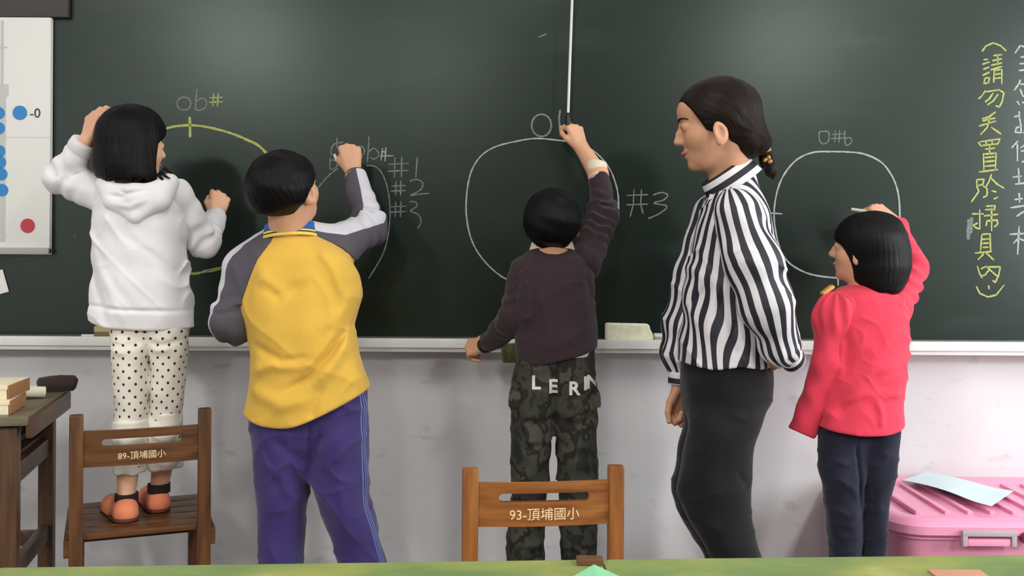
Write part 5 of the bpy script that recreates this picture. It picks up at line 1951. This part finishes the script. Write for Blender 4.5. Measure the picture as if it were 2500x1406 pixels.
    # collar points at the throat
    for s in (-1, 1):
        q = [P(1733, 462, 2.775), P(1722, 490, 2.775), P(1738, 486, 2.775)]
        bm = bmesh.new()
        oy = .016 * s
        vs = [bm.verts.new(Vector(q[0]) + Vector((0, oy, 0))), bm.verts.new(Vector(q[1]) + Vector((0, oy * 2.6, 0))), bm.verts.new(Vector(q[2]) + Vector((0, oy * 3.4, .004)))]
        ws = [bm.verts.new(v.co + Vector((.004, 0, .004))) for v in vs]
        bm.faces.new(vs)
        bm.faces.new(ws[::-1])
        for k in range(3):
            bm.faces.new((vs[k], vs[(k + 1) % 3], ws[(k + 1) % 3], ws[k]))
        obj('collar_point', bm, fabric('collar_white', (222, 220, 224), .2), bl, world=True)

    # trousers
    rows = [(825, 1680, 1862, .118), (870, 1668, 1876, .132), (920, 1664, 1883, .138), (980, 1668, 1874, .138), (1040, 1668, 1852, .13), (1085, 1660, 1838, .12), (1140, 1648, 1832, .1), (1200, 1639, 1830, .088), (1250, 1654, 1832, .08), (1300, 1684, 1842, .076), (1355, 1720, 1855, .074), (1450, 1748, 1860, .07), (1570, 1762, 1852, .066)]
    La = Loft([(y, l + (14 if y > 1000 else 2), q, 2.69 if y > 1000 else 2.775, min(ry, .088) if y > 1000 else ry) for y, l, q, ry in rows])
    Lb = Loft([(y, l, q - (12 if y > 1000 else 2), 2.85 if y > 1000 else 2.785, min(ry, .085) if y > 1000 else ry) for y, l, q, ry in rows])
    g = [([(1780, 1010), (1830, 1030), (1860, 1010)], .004, .012), ([(1800, 1150), (1820, 1180), (1832, 1200)], -.004, .010), ([(1700, 1280), (1760, 1300), (1820, 1280)], .004, .014)]
    tb = fabric('trouser_black', (19, 19, 21), .3, .06)
    sdf_obj('trousers', lambda p: smin(La.d(p), Lb.d(p), .012) - folds(p, g, 2.6) + wob(p, 69, .0015, .1) - crease(p, 371, .0035, .09, -30), *bounds(P(1630, 820, D - .17), P(1890, 1575, D + .2), pad=.02), tb, r, .004)
    dk = mat('shoe_black', (26, 25, 26), .4)
    for d_, x in ((2.69, 1830), (2.85, 1815)):
        h_ = P(x, 1590, d_)
        shoe('shoe', h_, h_ + np.array([-.19, .02, 0]), .001, dk, r, .037, .075, MATS['sole_maroon'])

    # hair: swept back over the ear, gathered low, tail held by a beaded tie
    hl = hl_fn([(-.9, -.36), (-.54, -.31), (-.467, -.22), (-.21, -.135), (-.13, -.115), (-.10, .05), (-.07, .10), (.06, .16), (.2, .225), (.30, .29), (.35, .37), (.42, .5), (.6, .6)])
    bun = [hd.W((0, -.40, -.16)), hd.W((0, -.49, -.30))]
    tail = [P(1862, 362, 2.77), P(1872, 392, 2.775), P(1882, 420, 2.78), P(1888, 436, 2.785)]

    def hair(p):
        q = hd.loc(p)
        d = ell(q, (0, -.09, .115), (.405, .495, .425))
        d = smin(d, ell(q, (0, -.33, -.17), (.27, .22, .30)), .08)
        ph = np.arctan2(q[:, 2] + .25, q[:, 1] + .52)
        d = d + .0012 * np.sin(ph * 60 + 3 * np.sin(q[:, 0] * 9)) + .003 * np.sin(ph * 15 + q[:, 0] * 12)
        d = smax(d, (q[:, 1] - hl(q[:, 2])).astype(F) * .9, .025)
        d = smax(d, (-.50 - q[:, 2]).astype(F), .05)
        d = (d * F(S)).astype(F)
        d = smin(d, chain(p, [bun[0], bun[1], tail[0]], [.040, .024, .012], .02), .025)
        return smin(d, chain(p, tail, [.012, .018, .013, .003], .01) + .0012 * np.sin(p[:, 0] * 900 + p[:, 2] * 300), .008)
    ha = sdf_obj('hair', hair, *bounds(hd.c - .6 * S, hd.c + .62 * S, tail, pad=.03), MATS['hair_brown'], r, .0031, strands(hd, (0, -.52, -.30)))
    bd = mat('tie_coral', (222, 146, 112), .35)
    band('hair_tie', P(1864, 366, 2.77), tail[1] - tail[0], .016, .016, .012, bd, ha, thick=.007)
    for x, y in ((1876, 384), (1868, 390), (1880, 394)):
        bm = bmesh.new()
        bmesh.ops.create_uvsphere(bm, u_segments=12, v_segments=8, radius=.0065)
        for v in bm.verts:
            v.co += Vector(P(x, y, 2.752))
        obj('tie_bead', bm, mat('bead_gold', (206, 150, 84), .25, .6), ha, world=True)


# =================================================== 5  girl in the red top
def girl_red():
    D = 2.80
    base = P(2100, 1640, 2.66)
    r = thing('person', 'child with black bob in coral red top and navy trousers drawing with raised arm', 'person', (base[0], base[1], 0), 'children at the chalkboard')
    hd = Head(P(2106, 606, 2.85), (-.80, .58, .06), .190, 0, earx=.300)
    tor = Loft([(694, 2080, 2170, 2.85, .045), (708, 2040, 2195, 2.845, .062), (728, 2016, 2208, 2.835, .078), (770, 2010, 2212, 2.82, .088), (850, 2014, 2208, D, .094), (920, 2012, 2202, 2.78, .096), (980, 2006, 2200, 2.76, .100), (1040, 1998, 2201, 2.74, .102), (1060, 1998, 2200, 2.735, .1)])
    RA = [P(2178, 752, 2.83), P(2226, 655, 2.93), P(2188, 548, 3.07)]
    LA = [P(2044, 770, 2.80), P(2022, 900, 2.77), P(1956, 1058, 2.76)]
    rr, rl = [.052, .043, .029], [.054, .046, .037]
    rh = Hand(P(2188, 543, 3.08), (-.66, .42, .58), (.30, -.66, .68), 'R', .84, ((55, 58, 30), (58, 62, 30), (62, 66, 32), (66, 68, 34)), (3, 1, -1, -3), ((.85, -.1, -.5), (.8, -.35, -.45)))
    lh = Hand(P(1992, 970, 2.765), (-.5, -.02, -.9), (-.9, -.2, .3), 'L', .56, ((60, 80, 40),) * 4)
    legL = [P(2052, 1080, 2.72), P(2060, 1250, 2.69), P(2066, 1460, 2.66), P(2066, 1615, 2.66)]
    legR = [P(2148, 1080, 2.72), P(2136, 1250, 2.69), P(2130, 1460, 2.66), P(2130, 1615, 2.66)]

    def body(p):
        d = hd.d(p)
        d = smin(d, cone(p, hd.W((0, -.12, -.25)), P(2118, 735, 2.845), .043, .05), .03)
        d = smin(d, trunk(p, tor, -.025, P(2105, 940, 2.76)[2], P(2105, 950, 2.77), P(2105, 1090, 2.73), 0.041), .03)
        d = smin(d, chain(p, [LA[0], LA[1], P(1992, 970, 2.765)], [.034, .03, .020]), .015)
        d = smin(d, chain(p, RA, [.034, .03, .022]), .015)
        d = smin(d, lh.d(p), .01)
        d = smin(d, rh.d(p), .01)
        d = smin(d, chain(p, legL, [.036, .027, .022, .022]), .02)
        d = smin(d, chain(p, legR, [.036, .027, .022, .022]), .02)
        return d
    lo, hi = bounds(LA, RA, lh.pts, rh.pts, hd.W((0, 0, .55)), hd.W((0, .5, 0)), legL, legR, P(2010, 800, D - .12), P(2205, 800, D + .12), pad=.07)
    sdf_obj('body', body, lo, hi, MATS['skin_child'], r, .0035)
    eyes(hd, r)
    M_ = fabric('top_coral', (222, 62, 84), .35, .05)
    hem = hem_fn(sorted([(P(x, y, D)[0], P(x, y, D)[2]) for x, y in ((1980, 1030), (2000, 1034), (2060, 1040), (2120, 1038), (2170, 1028), (2210, 1016))]))
    fl = [([(2195, 930), (2140, 950), (2060, 990), (2030, 1010)], -.007, .012), ([(2200, 955), (2140, 955), (2090, 965)], .006, .012), ([(2190, 880), (2120, 900), (2060, 950)], .006, .016), ([(2120, 960), (2130, 1000), (2125, 1035)], .006, .010), ([(2065, 760), (2075, 850), (2060, 920)], -.007, .010), ([(2190, 800), (2150, 850), (2110, 870)], .004, .018)]

    def top(p):
        d = tor.d(p) - 1.5 * folds(p, fl, 2.72) + wob(p, 83, .002, .09) - crease(p, 351, .005, .07, -25) - crease(p, 355, .003, .06, 50)
        d = d + .004 * np.clip((P(0, 960, 2.76)[2] - p[:, 2]) / .08, -1, 0)
        return smax(d, hem(p[:, 0]).astype(F) - p[:, 2], .006)
    tp = sdf_obj('top', top, *bounds(P(1990, 690, D - .16), P(2216, 1060, D + .16), pad=.03), M_, r, .0035)

    def sleeve(A, R, seed, puff):
        def f(p):
            s, off, seg, dist = chain_param(p, A)
            d = chain(p, A, R, .02) + wob(p, seed, .0025, .07)
            if puff:
                ph = np.arctan2(off[:, 0], off[:, 1])
                d = d - (.010 + .0045 * np.sin(ph * 11 + s * 40)) * np.exp(-((s - .015) / .035) ** 2)
            else:
                d = d - .004 * np.sin(s * 140 + 2 * np.sin(off[:, 2] * 60)) * np.exp(-((s - .10) / .06) ** 2)
            return smax(d, ((p - A[-1].astype(F)) @ A_dir(A).astype(F)), .006)
        return sdf_obj('sleeve', f, *bounds(A, pad=.08), M_, tp, .0035)
    sleeve(RA, rr, 85, False)
    sleeve(LA, rl, 86, True)
    sp = P(2020, 708, 2.815)
    bm = add_box(bmesh.new(), tuple(sp), (.038, .03, .010), .004, Matrix.Rotation(-.65, 3, 'Y'))
    o = obj('shoulder_tab', bm, mat('tab_gold', (226, 166, 88), .5), tp, world=True)
    o['label'] = 'golden yellow shoulder tab'
    nv = fabric('denim_navy', (29, 30, 47), .4, .15)
    La = Loft([(960, 2036, 2106, 2.765, .050), (1005, 2020, 2106, 2.755, .058), (1045, 2004, 2106, 2.745, .068), (1100, 1999, 2106, 2.73, .074), (1160, 2005, 2106, 2.71, .074), (1250, 2018, 2103, 2.69, .062), (1350, 2030, 2099, 2.67, .054), (1500, 2036, 2096, 2.66, .05), (1610, 2036, 2096, 2.66, .05)])
    seat = Loft([(960, 2040, 2166, 2.765, .05), (1010, 2024, 2180, 2.755, .06), (1060, 2024, 2176, 2.745, .066), (1110, 2060, 2145, 2.735, .06), (1160, 2092, 2116, 2.72, .035)], 2.2, .02)
    Lb = Loft([(960, 2096, 2170, 2.765, .050), (995, 2096, 2182, 2.755, .058), (1032, 2096, 2194, 2.745, .068), (1100, 2102, 2188, 2.73, .074), (1160, 2104, 2174, 2.71, .074), (1250, 2103, 2162, 2.69, .062), (1350, 2104, 2156, 2.67, .054), (1500, 2102, 2154, 2.66, .05), (1610, 2100, 2154, 2.66, .05)])
    g = [([(2040, 1130), (2080, 1140), (2105, 1130)], .004, .008), ([(2040, 1170), (2080, 1190), (2100, 1220)], .005, .010), ([(2030, 1240), (2070, 1260), (2100, 1250)], .005, .010), ([(2040, 1290), (2080, 1300)], -.004, .010), ([(2130, 1150), (2160, 1130), (2180, 1110)], .004, .010), ([(2110, 1240), (2140, 1250), (2160, 1235)], .004, .010),
         ([(2104, 1080), (2105, 1160), (2105, 1250)], -.008, .006)]
    sdf_obj('trousers', lambda p: smin(smin(La.d(p), Lb.d(p), .008), seat.d(p), .02) - folds(p, g, 2.63) + wob(p, 89, .002, .08) - crease(p, 361, .0028, .05, -12), *bounds(P(1990, 950, 2.60), P(2206, 1615, 2.85), pad=.02), nv, r, .004)
    for x in (2066, 2127):
        h_ = P(x, 1630, 2.65)
        shoe('shoe', h_, h_ + np.array([-.015, .12, 0]), .001, MATS['shoe_coral'], r, .030, .06, MATS['sole_white'])
    bob = Loft([(514, 2118, 2150, 2.88, .03), (522, 2096, 2172, 2.88, .06), (540, 2070, 2194, 2.88, .085), (570, 2054, 2208, 2.875, .102), (610, 2052, 2217, 2.87, .108), (650, 2060, 2218, 2.865, .106), (685, 2072, 2208, 2.86, .098), (705, 2086, 2196, 2.855, .09), (722, 2104, 2180, 2.85, .08)], 2.15, .02)
    hl = hl_fn([(-.9, .06), (-.35, .08), (-.2, .12), (-.05, .17), (.03, .24), (.08, .36), (.13, .47), (.6, .7)])

    def hair(p):
        q = hd.loc(p)
        d = smin(bob.d(p), (ell(q, (0, -.06, .12), (.395, .475, .42)) * F(hd.S)).astype(F), .02)
        ph = np.arctan2(q[:, 0], -q[:, 1])
        d = d + .0003 * np.sin(ph * 50 + 1.5 * np.sin(q[:, 2] * 6) + 2 * np.sin(ph * 4))
        zb = P(2135, 714, 2.79)[2]
        d = smax(d, zb + .006 * np.sin(ph * 11) - .01 * np.cos(ph) - p[:, 2], .012)
        return smax(d, (q[:, 1] - hl(q[:, 2])).astype(F) * .18, .012)
    sdf_obj('hair', hair, *bounds(P(2030, 508, 2.74), P(2222, 726, 3.0), pad=.03), MATS['hair_black'], r, .0035, strands(hd))
    tip = rh.tips[0]
    kn = rh.W((.10, .036, -.012))
    held_chalk('white chalk in the raised hand of the child in the red top', kn, kn + np.array([-.032, .040, .008]))


girl_white()
boy_yellow()
boy_dark()
teacher()
girl_red()
